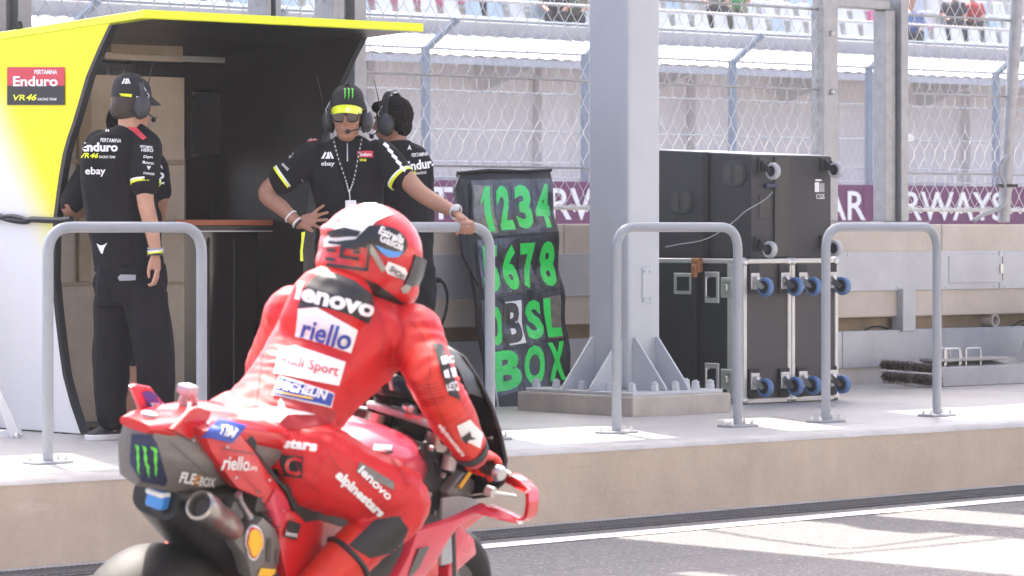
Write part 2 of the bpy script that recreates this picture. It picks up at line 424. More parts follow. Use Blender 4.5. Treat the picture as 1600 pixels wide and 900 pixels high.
tag(b.build('white_edge_line', 'white_line'), kind='structure')
# drain: a concrete lip, two rims and many thin bars
dr = thing('drain_channel', 'long dark slotted drain grate between the tan kerb and white line', 'drain', uw(12, 12.5, zroad(12)), ANG)
def zs(u, dz): return zroad(u)+dz
def run(b, w0, w1, z0, z1, us=(-20, 5, 20, 60)):
    rings = [[uw(u, w0, zs(u, z0)), uw(u, w1, zs(u, z0)), uw(u, w1, zs(u, z1)), uw(u, w0, zs(u, z1))] for u in us]
    return b.loft(rings)
run(MB(), 12.31, 12.59, .001, .004).build('channel', 'groove', dr)
for w in (12.31, 12.57): run(MB(), w, w+.02, .004, .010).build('rim', 'grate', dr)
b = MB(); u = 7.
while u < 20:
    z = zroad(u)+.010; b.box(uw(u, 12.45, z), (.012, .25, .010), UV, WV); u += .03
tag(b.build('bars', 'grate', dr), kind='stuff')
run(MB(), 12.592, 12.70, .0, .012).build('concrete_lip', 'lip', dr)
# platform: floor slabs with open joints, a chamfered lip and the tan kerb face
b = MB(); b.ubox(-20, 60, W_EDGE+.10, 17.2, .05, ZP-.012)
plat = tag(b.build('platform', 'groove'), kind='structure')
js = [-20, 3.7, 5.5, 7.3, 9.1, 10.9, 12.7, 14.5, 16.3, 18.1, 19.9, 21.7, 60]
for a, c in zip(js, js[1:]):
    MB().ubox(a+.004, c-.004, W_EDGE+.092, 17.19, ZP-.06, ZP).build('slab', 'floor', plat, bevel=.003)
rings = [[uw(u, W_EDGE-.0, zroad(u)-.05), uw(u, W_EDGE, ZP-.022), uw(u, W_EDGE+.098, ZP-.034), uw(u, W_EDGE+.098, zroad(u)-.05)] for u in (-20, 5, 20, 60)]
kerb = tag(MB().loft(rings).build('kerb', 'kerb'), kind='structure')
rings = [[uw(u, W_EDGE-.003, ZP-.024), uw(u, W_EDGE+.012, ZP-.006), uw(u, W_EDGE+.085, ZP+.003), uw(u, W_EDGE+.09, ZP-.03)] for u in (-20, 60)]
MB().loft(rings).build('kerb_lip', 'lip', kerb, smooth=60)

# ------------------------------------------------------------------ pit wall
WW = 16.56
pw = thing('pit_wall', 'tan concrete pit wall with grey metal cover plates below the wire fence', 'wall', uw(14, WW, ZP), ANG)
MB().ubox(-10, 45, WW+.10, WW+.50, ZP-.1, 1.49).build('wall_core', 'concrete_dark', pw)
for a, c in zip([-10, 8.2, 11.8, 15.4, 19.0, 45], [8.2, 11.8, 15.4, 19.0, 45]):
    MB().ubox(a+.004, c-.004, WW, WW+.52, .86, 1.498).build('wall_block', 'concrete', pw, bevel=.012, seg=2)
    MB().ubox(a+.004, c-.004, WW-.01, WW+.12, ZP-.03, .53).build('wall_foot', 'concrete', pw, bevel=.008)
pl = [6, 8.6, 10.9, 13.1, 15.3, 17.45, 19.6, 21.8, 24, 27]
for a, c in zip(pl, pl[1:]):
    o = MB().ubox(a+.003, c-.003, WW-.014, WW+.01, 1.04, 1.31).build('metal_panel', 'plate', pw, bevel=.003)
    b = MB()
    for i in range(5):
        for z in (1.06, 1.29): b.lathe([(.007, 0), (.007, .003), (.003, .005)], uw(a+.06+(c-a-.12)*i/4, WW-.014, z), -WV, 8)
    tag(b.build('screws', 'steel', o), kind='stuff')
    o = MB().ubox(a+.503, c+.497, WW-.03, WW+.10, .52, .77).build('metal_panel', 'plate', pw, bevel=.003)
    b = MB()
    for i in range(5):
        for z in (.545, .745): b.lathe([(.007, 0), (.007, .003), (.003, .005)], uw(a+.56+(c-a-.12)*i/4, WW-.03, z), -WV, 8)
    tag(b.build('screws', 'steel', o), kind='stuff')
p = on_w(1411, 480, WW); uc = get_u(p)
MB().ubox(uc-.065, uc+.065, WW-.06, WW+.05, .76, 1.05).build('cover_strip', 'plate', pw, bevel=.004)
# hatch in the metal band, pipe stub, hidden cables in the recess
p = on_w(1560, 420, WW); uh = get_u(p)
h = MB().ubox(uh-.55, uh+.02, WW-.020, WW-.012, 1.085, 1.275).build('hatch', 'plate', pw, bevel=.002)
MB().ubox(uh+.022, uh+.03, WW-.018, WW-.0145, 1.10, 1.27).build('hatch_seam', 'groove', h)
MB().ubox(uh-.01, uh+.02, WW-.032, WW-.02, 1.15, 1.215).build('latch', 'steel', h, bevel=.003)
p = on_w(1556, 508, WW); up_ = get_u(p)
MB().lathe([(.045, 0), (.045, .10), (.034, .10), (.034, .02)], uw(up_, WW+.10, .815), -WV, 18, caps=False).build('pipe_stub', 'concrete', pw, smooth=40)
for pts in ([(1348, 518), (1362, 511), (1380, 511), (1392, 518)], [(1560, 513), (1580, 510), (1598, 501), (1625, 500)], [(1590, 513), (1604, 507), (1630, 507)]):
    MB().tube(spline([on_w(x, y, WW+.05) for x, y in pts], 5), .006, 6).build('cable', 'rubber', pw, smooth=60)
# wall-top base plates
for x in (1298, 1392): 
    u = get_u(on_w(x, 348, WW+.2)); MB().ubox(u-.25, u+.25, WW+.06, WW+.36, 1.499, 1.515).build('base_plate', 'galv', pw, bevel=.003)

# ------------------------------------------------------------------ fence on the wall
WF = 16.76
fe = thing('debris_fence', 'tall silver wire mesh safety fence standing on the tan pit wall', 'fence', uw(14, WF, 1.5), ANG)
gapA, gapB = get_u(on_w(1287, 200, WF)), get_u(on_w(1413, 200, WF))
pu, ph = .108, .097
b = MB(); i = 0; u = 7.6
while u < 24:
    if not (gapA-.02 < u < gapB+.05):
        for sgn in (1, -1):
            pts = []
            for k in range(18):
                off = (pu/2 if (k % 2) else 0)*sgn
                uu = u+off; z = 1.60+k*ph
                # twisted knots: the wire runs upright for a moment where two meet
                pts += [uw(uu, WF+.004*sgn, z-.012), uw(uu, WF+.004*sgn, z+.012)]
            b.tube(pts, .0029, 4)
    u += pu
tag(b.build('wire_mesh', 'wire', fe, smooth=60), kind='stuff')
segs = [(6, gapA), (gapB, 26)]
for a, c in segs:
    for z, r in ((1.60, .014), (1.855, .008), (2.415, .008), (2.965, .009)):
        if a == 6 and z == 1.60: c2 = get_u(on_w(922, 330, WF))
        MB().tube([uw(a, WF, z), uw((a+c)/2, WF, z+.004), uw(c, WF, z)], r, 10).build('rail', 'wire' if r > .01 else 'galv', fe, smooth=60)
    b = MB(); u = a+.03
    while u < c:
        b.tube([uw(u, WF, 1.60) + (WV*math.cos(t)+ZV*math.sin(t))*.024 + UV*(t*.008) for t in [k*.7 for k in range(10)]], .004, 5); u += .108
    tag(b.build('lacing', 'wire', fe, smooth=60), kind='stuff')
# edge of the mesh beside the gate: curled wire ends
b = MB(); z = 1.7
while z < 3.0:
    b.tube([uw(gapA-.05, WF, z)+(UV*math.cos(t)+ZV*math.sin(t))*.022 for t in [k*.7 for k in range(9)]], .003, 5); z += .097
tag(b.build('curled_ends', 'wire', fe, smooth=60), kind='stuff')
# posts above the pit stand and the round post on the right
def hpost(x0, x1, name, label, z1=3.4):
    u0, u1 = get_u(on_w(x0, 200, WF-.05)), get_u(on_w(x1, 200, WF-.05)); t = thing(name, label, 'fence post', uw((u0+u1)/2, WF, 1.5), ANG)
    MB().ubox(u0, u0+.07*(u1-u0)/.2, WF-.09, WF+.09, 1.5, z1).build('flange', 'galv', t, bevel=.004)
    MB().ubox(u1-.07*(u1-u0)/.2, u1, WF-.09, WF+.09, 1.5, z1).build('flange', 'galv', t, bevel=.004)
    MB().ubox(u0, u1, WF-.01, WF+.01, 1.5, z1-.004).build('web', 'galv', t)
    return t
hpost(-18, 44, 'fence_post', 'wide steel fence post behind the sloping yellow roof of the pit stand')
hpost(409, 433, 'fence_post', 'slim steel fence post just above the straight front of the yellow roof')
hpost(514, 566, 'fence_post', 'broad steel fence post above the roof end near the sunglasses man')
t = thing('gate_frame', 'open rectangular galvanised steel gate frame between two fence sections', 'gate', uw((gapA+gapB)/2, WF, 1.5), ANG)
u = lambda x: get_u(on_w(x, 200, WF-.06))
MB().ubox(u(1287), u(1310), WF-.06, WF+.06, 1.515, 3.0).build('post', 'galv', t, bevel=.006)
MB().ubox(u(1288), u(1392), WF-.055, WF+.055, 2.985, 3.05).build('top_bar', 'galv', t, bevel=.006)
MB().ubox(u(1384), u(1400), WF-.06, WF+.06, 1.515, 2.984).build('post', 'galv', t, bevel=.006)
for z in (1.9, 2.4, 2.8): MB().lathe([(.02, 0), (.02, .012), (.009, .02)], uw(u(1299), WF-.06, z), -WV, 8).build('bolt', 'steel', t)
t2 = thing('fence_post', 'steel channel post bolted against the open gate frame', 'fence post', uw(u(1405), WF, 1.5), ANG)
MB().ubox(u(1402), u(1413), WF-.10, WF+.06, 1.515, 3.4).build('flange', 'galv', t2, bevel=.004)
MB().ubox(u(1401.5), u(1406), WF-.02, WF+.10, 1.515, 3.4).build('web', 'fargrey', t2, bevel=.002)
MB().lathe([(.028, 0), (.028, .10), (.022, .115), (.004, .12)], uw(u(1413), WF-.03, 2.10), UV, 16).build('knob', 'white', t2, smooth=40)
t3 = thing('fence_post', 'round galvanised pole carrying a looped grey conduit at the fence end', 'fence post', on_w(1572, 347, WF-.05))
MB().tube([on_w(1568, 347, WF-.03), on_w(1593, -60, WF-.03)], .045, 16).build('pole', 'galv', t3, smooth=60)
pts = [on_w(x, y, WF-.11) for x, y in ((1577, 243), (1566, 252), (1562, 270), (1571, 292), (1568, 318), (1552, 330), (1535, 336), (1522, 345))]
MB().tube(spline(pts, 5), .016, 10).build('conduit', 'tape_grey', t3, smooth=60)
MB().box(on_w(1573, 290, WF-.08), (.14, .14, .02)).build('tie', 'blackplastic', t3)

# ------------------------------------------------------------------ unseen roof added above the frame, panels cut to throw the wanted shade
ZR = 7.2
def up_to_roof(u, w, z=.4):
    p = uw(u, w, z) + sdir*((ZR-z)/sdir.z); return p
roof = thing('shade_roof', 'unseen overhead roof panels shaped to throw bands of shade on the platform', 'roof', uw(14.43, 15.02, ZR))
def panel(poly_):
    pts = [up_to_roof(*q) for q in poly_]; MB().prism(pts, Vector((0, 0, .12))).build('shade_panel', 'plate', roof)  # outline is the wanted shadow carried up the sun ray
panel([(8.3, 14.05), (45, 14.05), (45, 17.6), (8.3, 17.6)])
SL = .45
panel([(8.2, 12.32), (45, 12.32), (45, 12.98), (8.2, 12.98)])
def slant(a, c, w0=12.983, w1=14.05): panel([(a-SL*(w1-w0), w0), (c-SL*(w1-w0), w0), (c, w1-.003), (a, w1-.003)])
slant(9.84, 12.45); slant(13.33, 14.0); slant(14.59, 15.6)
for a, c, w0 in ((8.0, 11.55, 10.9), (12.85, 13.28, 9.0), (13.85, 14.6, 9.0), (14.85, 20, 9.0)):
    panel([(a, w0), (c, w0), (c, 12.317), (a, 12.317)])
for pts in ([(1085, 819), (1190, 836), (1300, 850), (1345, 850), (1450, 838), (1600, 822)], [(960, 828), (1200, 812), (1400, 799)], [(1290, 860), (1450, 848), (1600, 834)]):
    q = [on_z(x, y, .06) for x, y in pts]; MB().tube([up_to_roof(get_u(p), get_w(p), .06) for p in q], .022, 8).build('shadow_cable', 'galv', roof)  # cables added to cast thin shadow lines on the road
for a, c in ((8.0, 10.6), (10.75, 11.55)): panel([(a, 9.6), (c, 9.6), (c, 10.897), (a, 10.897)])
# ------------------------------------------------------------------ pit garages behind the camera (they throw warm light back on the platform)
pm('facade', (.78, .66, .50), .8, var=.08, scale=.5, stain=.1)
pg_ = thing('pit_building', 'long beige pit garage building with grey doors across the pit lane', 'building', uw(10, -9, 0), ANG)
MB().ubox(-60, 90, -9.6, -9, -.3, 9.5).build('wall', 'facade', pg_)
MB().ubox(-60, 90, -9.7, -7.2, 9.5, 9.9).build('roof', 'plate', pg_)
for k in range(-8, 14):
    d = MB().ubox(k*6.+.6, k*6.+5.2, -8.99, -8.93, -.3, 3.6).build('garage_door', 'fargrey', pg_, bevel=.02)
    MB().ubox(k*6.+.9, k*6.+4.9, -8.99, -8.92, 5.6, 7.4).build('window', 'screen', pg_)
# ================================================================== guard rail hoops
WH = 13.44
def hoop(u0, u1, label):
    c = uw((u0+u1)/2, WH, ZP); t = thing('guard_rail', label, 'railing', c, ANG, 'grey tube guard rails along the platform edge')
    MB().tube(arc([uw(u0, WH, ZP+.012), uw(u0, WH, ZP+1.07), uw(u1, WH, ZP+1.07), uw(u1, WH, ZP+.012)], .13, 8), .0255, 18).build('tube', 'rail', t, smooth=60)
    for u in (u0, u1):
        p = MB().ubox(u-.10, u+.10, WH-.06, WH+.06, ZP, ZP+.014).build('base_plate', 'rail', t, bevel=.003)
        for a, b_ in ((-.08, -.03), (.08, -.03), (-.08, .03), (.08, .03)):
            MB().lathe([(.012, 0), (.012, .012), (.006, .012), (.006, .024)], uw(u+a, WH+b_, ZP+.014), ZV, 6).build('bolt', 'steel', p)
    return t
hoop(9.31, 10.18, 'grey tube guard rail in front of the man seen from behind')
hoop(11.10, 11.99, 'grey tube guard rail the man in sunglasses rests his hand on')
hoop(12.87, 13.77, 'grey tube guard rail in front of the big steel column')
hoop(14.46, 15.38, 'grey tube guard rail in front of the broom and wall plates')

# ================================================================== steel column
t = thing('steel_column', 'thick pale grey steel column with triangular stiffeners on a concrete plinth', 'column', uw(14.45, 15.02, ZP), ANG)
cu0, cu1, cw0, cw1 = 14.325, 14.585, 14.86, 15.20
MB().ubox(14.04, 14.83, 14.53, 15.50, ZP-.01, ZP+.113).build('plinth', 'plinth', t, bevel=.012, seg=2)
zb = ZP+.113
MB().ubox(14.075, 14.80, 14.565, 15.465, zb, zb+.022).build('base_plate', 'column', t, bevel=.003)
zb += .022
MB().ubox(cu0, cu1, cw0, cw1, zb, ZR+.0).build('shaft', 'column', t, smooth=30, bevel=.03, seg=4)
hz = .30
def gus(o, d, n, L, th=.014):
    o = Vector(o); n = n*th
    MB().prism([o-n/2, o+d*L-n/2, o+d*L+ZV*.02-n/2, o+d*.02+ZV*hz-n/2, o+ZV*hz-n/2], n).build('stiffener', 'column', t, bevel=.002)
for u in (14.365, 14.545):
    gus(uw(u, cw0-.0, zb), -WV, UV, .27); gus(uw(u, cw1, zb), WV, UV, .22)
for w in (14.915, 15.145):
    gus(uw(cu0, w, zb), -UV, WV, .255); gus(uw(cu1, w, zb), UV, WV, .19)
for u, w in ((14.12, 14.62), (14.29, 14.61), (14.455, 14.61), (14.62, 14.61), (14.75, 14.62), (14.12, 14.80), (14.12, 15.03), (14.12, 15.25), (14.12, 15.42), (14.75, 14.82), (14.75, 15.05)):
    bo = MB().lathe([(.026, 0), (.026, .024), (.023, .026), (.023, .048), (.012, .05), (.012, .056)], uw(u, w, zb), ZV, 6).build('anchor_bolt', 'column', t)
p0 = on_w(1003, 473, cw0-.001); p1 = on_w(1018, 418, cw0-.001)
ap = MB().ubox(get_u(p0), get_u(p1), cw0-.008, cw0+.0, p0.z, p1.z).build('access_plate', 'column', t, bevel=.005)
for u in (get_u(p0)+.016, get_u(p1)-.016):
    for z in (p0.z+.022, p1.z-.022): MB().lathe([(.009, 0), (.009, .006)], uw(u, cw0-.008, z), -WV, 6).build('bolt', 'column', ap)

# ================================================================== flight cases and loudspeaker
FW = 15.10
def castor(parent, u, w, z, wheel, plate=True, r=.058, big=True):
    """swivel castor on a face looking towards the lane (-W); the wheel trails to the right"""
    c = uw(u, w, z)
    if plate: br = MB().box(c - WV*.004, (.075, .008, .10), UV, WV).build('castor', 'alu', parent, bevel=.004)
    else: br = MB().box(c - WV*.006, (.09, .012, .09), UV, WV).build('castor', 'blackplastic', parent, bevel=.004)
    MB().lathe([(.030, 0), (.030, .014), (.022, .022)], c - WV*.008, -WV, 14).build('swivel', 'steel' if plate else 'headset', br, smooth=40)
    wc = c - WV*.088 - ZV*.035
    for sgn in (-1, 1):
        o = UV*(.023*sgn)
        MB().prism([c-WV*.02+o+ZV*.03, c-WV*.02+o-ZV*.025, wc+o-ZV*.014+WV*.006, wc+o-WV*.014, wc+o+ZV*.016], UV*(.004*sgn)).build('fork', 'steel' if plate else 'headset', br)
    wh = MB().lathe([(.014, -.017), (r-.018, -.017), (r-.016, -.020), (r-.004, -.018), (r, -.008), (r, .008), (r-.004, .018), (r-.016, .020), (r-.018, .017), (.014, .017)], wc, UV, 26).build('wheel', wheel, br, smooth=35)
    MB().lathe([(r-.019, -.0175), (r-.019, .0175)], wc, UV, 20).build('hub', 'rubber', wh, smooth=35)
    return br
def flight_case(u0, u1, label, side):
    z0, z1, w0, w1 = ZP+.004, 1.286, FW, FW+.80
    t = thing('flight_case', label, 'flight case', uw((u0+u1)/2, FW+.4, ZP), ANG, 'flight cases standing on end behind the column')
    MB().ubox(u0+.006, u1-.006, w0+.006, w1-.006, z0+.006, z1-.006).build('body', 'case', t)
    e = .030
    for u in (u0, u1-e):
        MB().ubox(u, u+e, w0-.002, w0+e, z0+.03, z1-.03).build('edge_profile', 'alu', t, bevel=.004)
        MB().ubox(u, u+e, w1-e, w1+.002, z0+.03, z1-.03).build('edge_profile', 'alu', t, bevel=.004)
        for z in (z0, z1-e): MB().ubox(u-.001, u+e, w0+e, w1-e, z, z+e).build('edge_profile', 'alu', t, bevel=.004)
    for z in (z0, z1-e):
        MB().ubox(u0+.03, u1-.03, w0-.0015, w0+e, z, z+e).build('edge_profile', 'alu', t, bevel=.004)
    for u in (u0+.018, u1-.018):
        for z in (z0+.02, z1-.02):
            MB().ell(uw(u, w0+.016, z), (.030, .030, .030), n=12, m=8).build('ball_corner', 'steel', t, smooth=60)
    for z in (z0+.135, z1-.135):
        for u in (u0+.085, u1-.070):
            MB().ubox(u-.048, u+.045, w0-.012, w0-.001, z-.10 if z < .8 else z-.075, z+.075 if z < .8 else z+.10).build('castor_board', 'rubber', t, bevel=.008, seg=2)
            castor(t, u, w0-.012, z, 'bluewheel')
    b = MB(); 
    for k in range(9):
        for u in (u0+.015, u1-.015): b.lathe([(.004, 0), (.003, .003)], uw(u, w0-.002, z0+.06+k*.095), -WV, 6)
    tag(b.build('rivets', 'steel', t), kind='stuff')
    if side:
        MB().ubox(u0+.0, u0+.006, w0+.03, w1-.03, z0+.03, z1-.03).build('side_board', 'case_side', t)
        MB().ubox(u0-.004, u0+.002, w0+.085, w0+.135, z0+.03, z1-.03).build('lid_strip', 'alu', t, bevel=.002)
        def dish(w, z, a, c, name, inner):
            d = MB().ubox(u0-.006, u0+.001, w-a, w+a, z-c, z+c).build(name, 'alu', t, bevel=.004)
            MB().ubox(u0-.0095, u0-.006, w-a*.62, w+a*.62, z-c*.66, z+c*.66).build('recess', inner, d)
            return d
        for z in (z1-.175, z0+.145):
            d = dish(w0+.135, z, .055, .062, 'butterfly_latch', 'steel')
            MB().ubox(u0-.018, u0-.009, w0+.125, w0+.145, z-.02, z+.02).build('twist_tab', 'steel', d, bevel=.003)
            d = dish(w0+.265, z, .062, .095, 'recessed_handle', 'case_side')
            MB().tube(arc([uw(u0-.010, w0+.285, z-.06), uw(u0-.034, w0+.285, z-.06), uw(u0-.034, w0+.285, z+.06), uw(u0-.010, w0+.285, z+.06)], .015, 4), .008, 8).build('grip', 'steel', d, smooth=60)
        dish(w0+.51, z1-.155, .085, .065, 'label_dish', 'case_side')
    return t
fa = flight_case(15.52, 15.938, 'black flight case with blue castors, handles and latches on its dark side', True)
fb = flight_case(15.942, 16.36, 'black flight case with blue castors, the one farther from the column', False)
# loudspeaker lying on top
su0, su1, sw0, sw1, sz0, sz1 = 15.605, 16.315, 15.12, 16.06, 1.287, 1.915
t = thing('loudspeaker', 'big black loudspeaker cabinet lying on the two flight cases', 'speaker', uw((su0+su1)/2, 15.6, sz0), ANG)
b = MB(); bk = .045
b.hexa([uw(su0, sw0, sz0), uw(su1, sw0, sz0), uw(su1, sw1, sz0), uw(su0, sw1, sz0), uw(su0, sw0, sz1), uw(su1, sw0, sz1), uw(su1, sw1, sz1+bk), uw(su0, sw1, sz1+bk)])
cab = b.build('cabinet', 'speaker', t, bevel=.008, seg=2)
b = MB(); b.hexa([uw(su0+.002, sw0+.002, sz1+.0005), uw(su1-.002, sw0+.002, sz1+.0005), uw(su1-.002, sw1-.002, sz1+bk+.0005), uw(su0+.002, sw1-.002, sz1+bk+.0005), uw(su0+.002, sw0+.002, sz1+.005), uw(su1-.002, sw0+.002, sz1+.005), uw(su1-.002, sw1-.002, sz1+bk+.005), uw(su0+.002, sw1-.002, sz1+bk+.005)])
b.build('top_trim', 'alu', t)
MB().ubox(15.80, 15.93, sw0-.012, sw0-.001, sz0+.01, sz1-.01).build('batten', 'satin_black', t, bevel=.003)
for x, y in ((1195, 264), (1293, 262), (1190, 386), (1292, 384)):
    p = on_w(x, y, sw0-.001); castor(t, get_u(p)-.02, sw0-.001, p.z+.02, 'greywheel', plate=False, r=.052)
for x, y in ((1147, 272), (1065, 314)):
    p = on_u(x, y, su0); w = get_w(p); z = p.z
    ring = [(w+.105*math.cos(a)*(abs(math.cos(a))**-.25 if abs(math.cos(a)) > .01 else 1), z+.082*math.sin(a)) for a in [k*2*math.pi/24 for k in range(24)]]
    h = MB().prism([uw(su0-.008, q, r_) for q, r_ in ring], UV*.010).build('handle_cup', 'headset', t, bevel=.003)
    for sg in (-1, 1):
        pts = [uw(su0-.0105, w+sg*(.018+.062*a), z+c) for a, c in ((0, -.058), (.6, -.054), (1, -.03), (1, .03), (.6, .054), (0, .058))]
        MB().prism(pts, UV*.003).build('hand_hole', 'groove', h)
p = on_w(1193, 323, sw0-.001); MB().ubox(get_u(p)-.045, get_u(p)+.045, sw0-.006, sw0, p.z-.075, p.z+.075).build('connector_plate', 'satin_black', t, bevel=.004)
p = on_w(1203, 290, sw0-.001); q = MB().ubox(get_u(p)-.06, get_u(p)+.05, sw0-.03, sw0, p.z-.012, p.z+.012).build('connector', 'navy', t, bevel=.005)
p = on_w(1273, 300, sw0-.001); q = MB().ubox(get_u(p), get_u(p)+.038, sw0-.003, sw0-.0005, p.z, p.z+.06).build('label_sticker', 'white', t)
MB().ubox(get_u(p)+.042, get_u(p)+.085, sw0-.003, sw0-.0005, p.z, p.z+.055).build('label_sticker', 'tape_grey', t)
MB().ubox(get_u(p)+.005, get_u(p)+.06, sw0-.003, sw0-.0005, p.z+.068, p.z+.078).build('label_sticker', 'white', t)
dtext('lettering', 'CGS', 1275, 311, 13, 8, cab, 'print_white', t, bold=.01, up=0)
pts = [on_w(1207, 300, sw0-.03), on_w(1195, 312, sw0-.03), on_w(1165, 330, sw0-.02)] + [P(x, y, 21.62) for x, y in ((1148, 345), (1120, 365), (1095, 376), (1060, 382), (1040, 386))]
MB().tube(spline(pts, 6), .0032, 6).build('signal_cable', 'tape_grey', t, smooth=60)
# ratchet strap round both
t = thing('ratchet_strap', 'black ratchet strap with a rusty buckle round the speaker and case', 'strap', uw(15.5, 15.50, ZP), ANG)
sp = get_w(on_u(1103, 300, 15.6))
MB().ubox(su0-.012, su0-.009, sp-.022, sp+.022, sz0-.02, sz1+.02).build('webbing', 'rubber', t)
MB().ubox(15.496, 15.499, sp-.022, sp+.022, ZP+.005, sz0+.0).build('webbing', 'rubber', t)
pp = on_u(1092, 408, 15.49); wq = get_w(pp)
pm('rust', (.36, .15, .07), .6, metal=.4, var=.3, scale=40)
MB().ubox(15.455, 15.493, wq-.035, wq+.035, 1.20, 1.29).build('buckle', 'rust', t, bevel=.006)
MB().ubox(15.44, 15.46, wq-.022, wq+.022, 1.17, 1.25).build('lever', 'rust', t, bevel=.005)

# ================================================================== broom and metal ramp by the wall
t = thing('broom_head', 'wide double broom head with dark brown bristles lying by the wall', 'broom', on_z(1425, 603, ZP))
def brush(x0, y0, x1, y1, Y, r, parent):
    a, c = P(x0, y0, Y), P(x1, y1, Y-.12); d = (c-a).normalized(); L = (c-a).length; b = MB(); rg = random.Random(3)
    n = d.orthogonal().normalized(); m = d.cross(n)
    k = int(L/.011)
    for i in range(k):
        for j in range(15):
            g = j/15*2*math.pi+rg.random()*.4; e = (n*math.cos(g)+m*math.sin(g)); o = a + d*(L*(i+rg.random())/k)
            q = e.cross(d)*.0045; tip = o + e*(r*(.85+.25*rg.random())) + d*rg.uniform(-.01, .01)
            b.add([o-q, o+q, tip+q*.8, tip-q*.8], [(0, 1, 2, 3)])
    tag(b.build('bristles', 'bristle', parent), kind='stuff')
    MB().tube([a, c], r*.55, 10).build('stock', 'rubber', parent)
pm('bristle', (.085, .058, .042), .8, var=.4, scale=30)
for x0, y0, x1, y1 in ((1378, 570, 1421, 573), (1426, 575, 1468, 578), (1380, 588, 1423, 592), (1427, 592, 1470, 595)):
    brush(x0, y0, x1, y1, 24.05 if y0 < 582 else 23.9, .038, t)
MB().tube([P(1379, 597, 23.9), P(1471, 605, 23.85)], .008, 8).build('frame_bar', 'alu', t)
MB().tube([P(1377, 579, 23.95), P(1472, 586, 23.9)], .008, 8).build('frame_bar', 'alu', t)
pm('dull_metal', (.33, .33, .335), .5, metal=.3, var=.12, scale=5, stain=.15)
t = thing('metal_ramp', 'long low aluminium ramp with bent wire handles against the wall', 'ramp', on_z(1540, 600, ZP))
r0 = on_z(1474, 605, ZP); ru = get_u(r0); rw = get_w(r0)
MB().hexa([uw(ru, rw, ZP), uw(ru+2.4, rw, ZP), uw(ru+2.4, rw+.36, ZP), uw(ru, rw+.36, ZP), uw(ru, rw+.03, ZP+.13), uw(ru+2.4, rw+.03, ZP+.13), uw(ru+2.4, rw+.30, ZP+.17), uw(ru, rw+.30, ZP+.17)]).build('body', 'dull_metal', t, bevel=.006)
MB().ubox(ru+.05, ru+.75, rw+.06, rw+.26, ZP+.165, ZP+.185).build('tray', 'dull_metal', t, bevel=.004)
for k, (x, y) in enumerate(((1484, 573), (1507, 571), (1490, 576), (1552, 575))):
    p = P(x, y+10, get_w(on_z(x, 604, ZP))/(UX-UY*(x-CX)/F)+.0); a = get_u(p); w = rw+.08+.05*(k % 3)
    MB().tube(arc([uw(a-.0, w, ZP+.12), uw(a, w, ZP+.25), uw(a+.15, w, ZP+.25), uw(a+.15, w, ZP+.12)], .02, 3), .007, 8).build('handle', 'steel', t, smooth=60)
a = ru+1.05
t = thing('metal_wedge', 'tall bent sheet metal wedge standing on the aluminium ramp', 'wedge', uw(a, rw+.2, ZP+.2))
MB().hexa([uw(a-.06, rw+.03, ZP+.13), uw(a+.9, rw+.03, ZP+.13), uw(a+.9, rw+.2, ZP+.155), uw(a-.06, rw+.2, ZP+.155), uw(a+.06, rw+.10, ZP+.50), uw(a+.9, rw+.10, ZP+.58), uw(a+.9, rw+.13, ZP+.58), uw(a+.06, rw+.13, ZP+.50)]).build('sheet', 'plate', t, bevel=.004)

# ================================================================== socket, plug and cable
t = thing('wall_socket', 'white socket with a black plug on the wall plate by the board', 'socket', on_w(655, 437, WW))
p = on_w(652, 437, WW-.05); MB().box(p, (.06, .08, .075), UV, WV).build('socket_body', 'white', t, bevel=.008)
MB().box(on_w(653, 452, WW-.03), (.05, .05, .08), UV, WV).build('back_box', 'blackplastic', t, bevel=.005)
a = on_w(660, 437, WW-.10); c = on_w(688, 438, WW-.12)
pg = MB().tube([a, a.lerp(c, .15), a.lerp(c, .6), c], [.024, .026, .022, .015], 12).build('plug', 'blackplastic', t, smooth=60)
pts = [c] + [on_w(x, y, WW-.14) for x, y in ((695, 446), (699, 465), (696, 490), (688, 512), (680, 527), (672, 560), (668, 600))]
MB().tube(spline(pts, 6), .009, 8).build('cable', 'rubber', t, smooth=60)

# ================================================================== pit board with number pockets
wt, wb = WW-.06, 15.93
TL, TR, BR, BL = on_w(722, 272, wt), on_w(857, 269, wt), on_w(893, 604, wb), on_w(770, 628, wb+.0)
def B2(s, v, off=0.):                              # s left to right, v top to bottom
    p = (TL*(1-s)+TR*s)*(1-v) + (BL*(1-s)+BR*s)*v
    q = noise.noise(Vector((s*2.1, v*5.5, 1)))*.020 + noise.noise(Vector((s*5, v*11, 4)))*.008 + .010*math.sin(v*25)
    return p + NB*(off+q)
NB = (TR-TL).cross(BL-TL).normalized()
if NB.y > 0: NB = -NB
t = thing('pit_board', 'leaning black pit board with rows of green numbers in clear pockets', 'pit board', (BL+BR)/2)
def sheet(name, s0, s1, v0, v1, off, mat, parent, th=.004, n=8, m=10, sag=0):
    b = MB()
    for j in range(m+1):
        for i in range(n+1):
            s = s0+(s1-s0)*i/n; v = v0+(v1-v0)*j/m; b.v.append(B2(s, v, off))
    k = (n+1)*(m+1)
    if th:
        b.v += [q - NB*th for q in b.v[:k]]
    for j in range(m):
        for i in range(n):
            a = j*(n+1)+i; f = (a, a+1, a+n+2, a+n+1); b.f.append(f)
            if th: b.f.append(tuple(x+k for x in reversed(f)))
    if th:
        rim = [i for i in range(n+1)] + [j*(n+1)+n for j in range(1, m+1)] + [m*(n+1)+i for i in range(n-1, -1, -1)] + [j*(n+1) for j in range(m-1, 0, -1)]
        for x, y in zip(rim, rim[1:]+rim[:1]): b.f.append((y, x, x+k, y+k))
    return b.build(name, mat, parent, smooth=50)
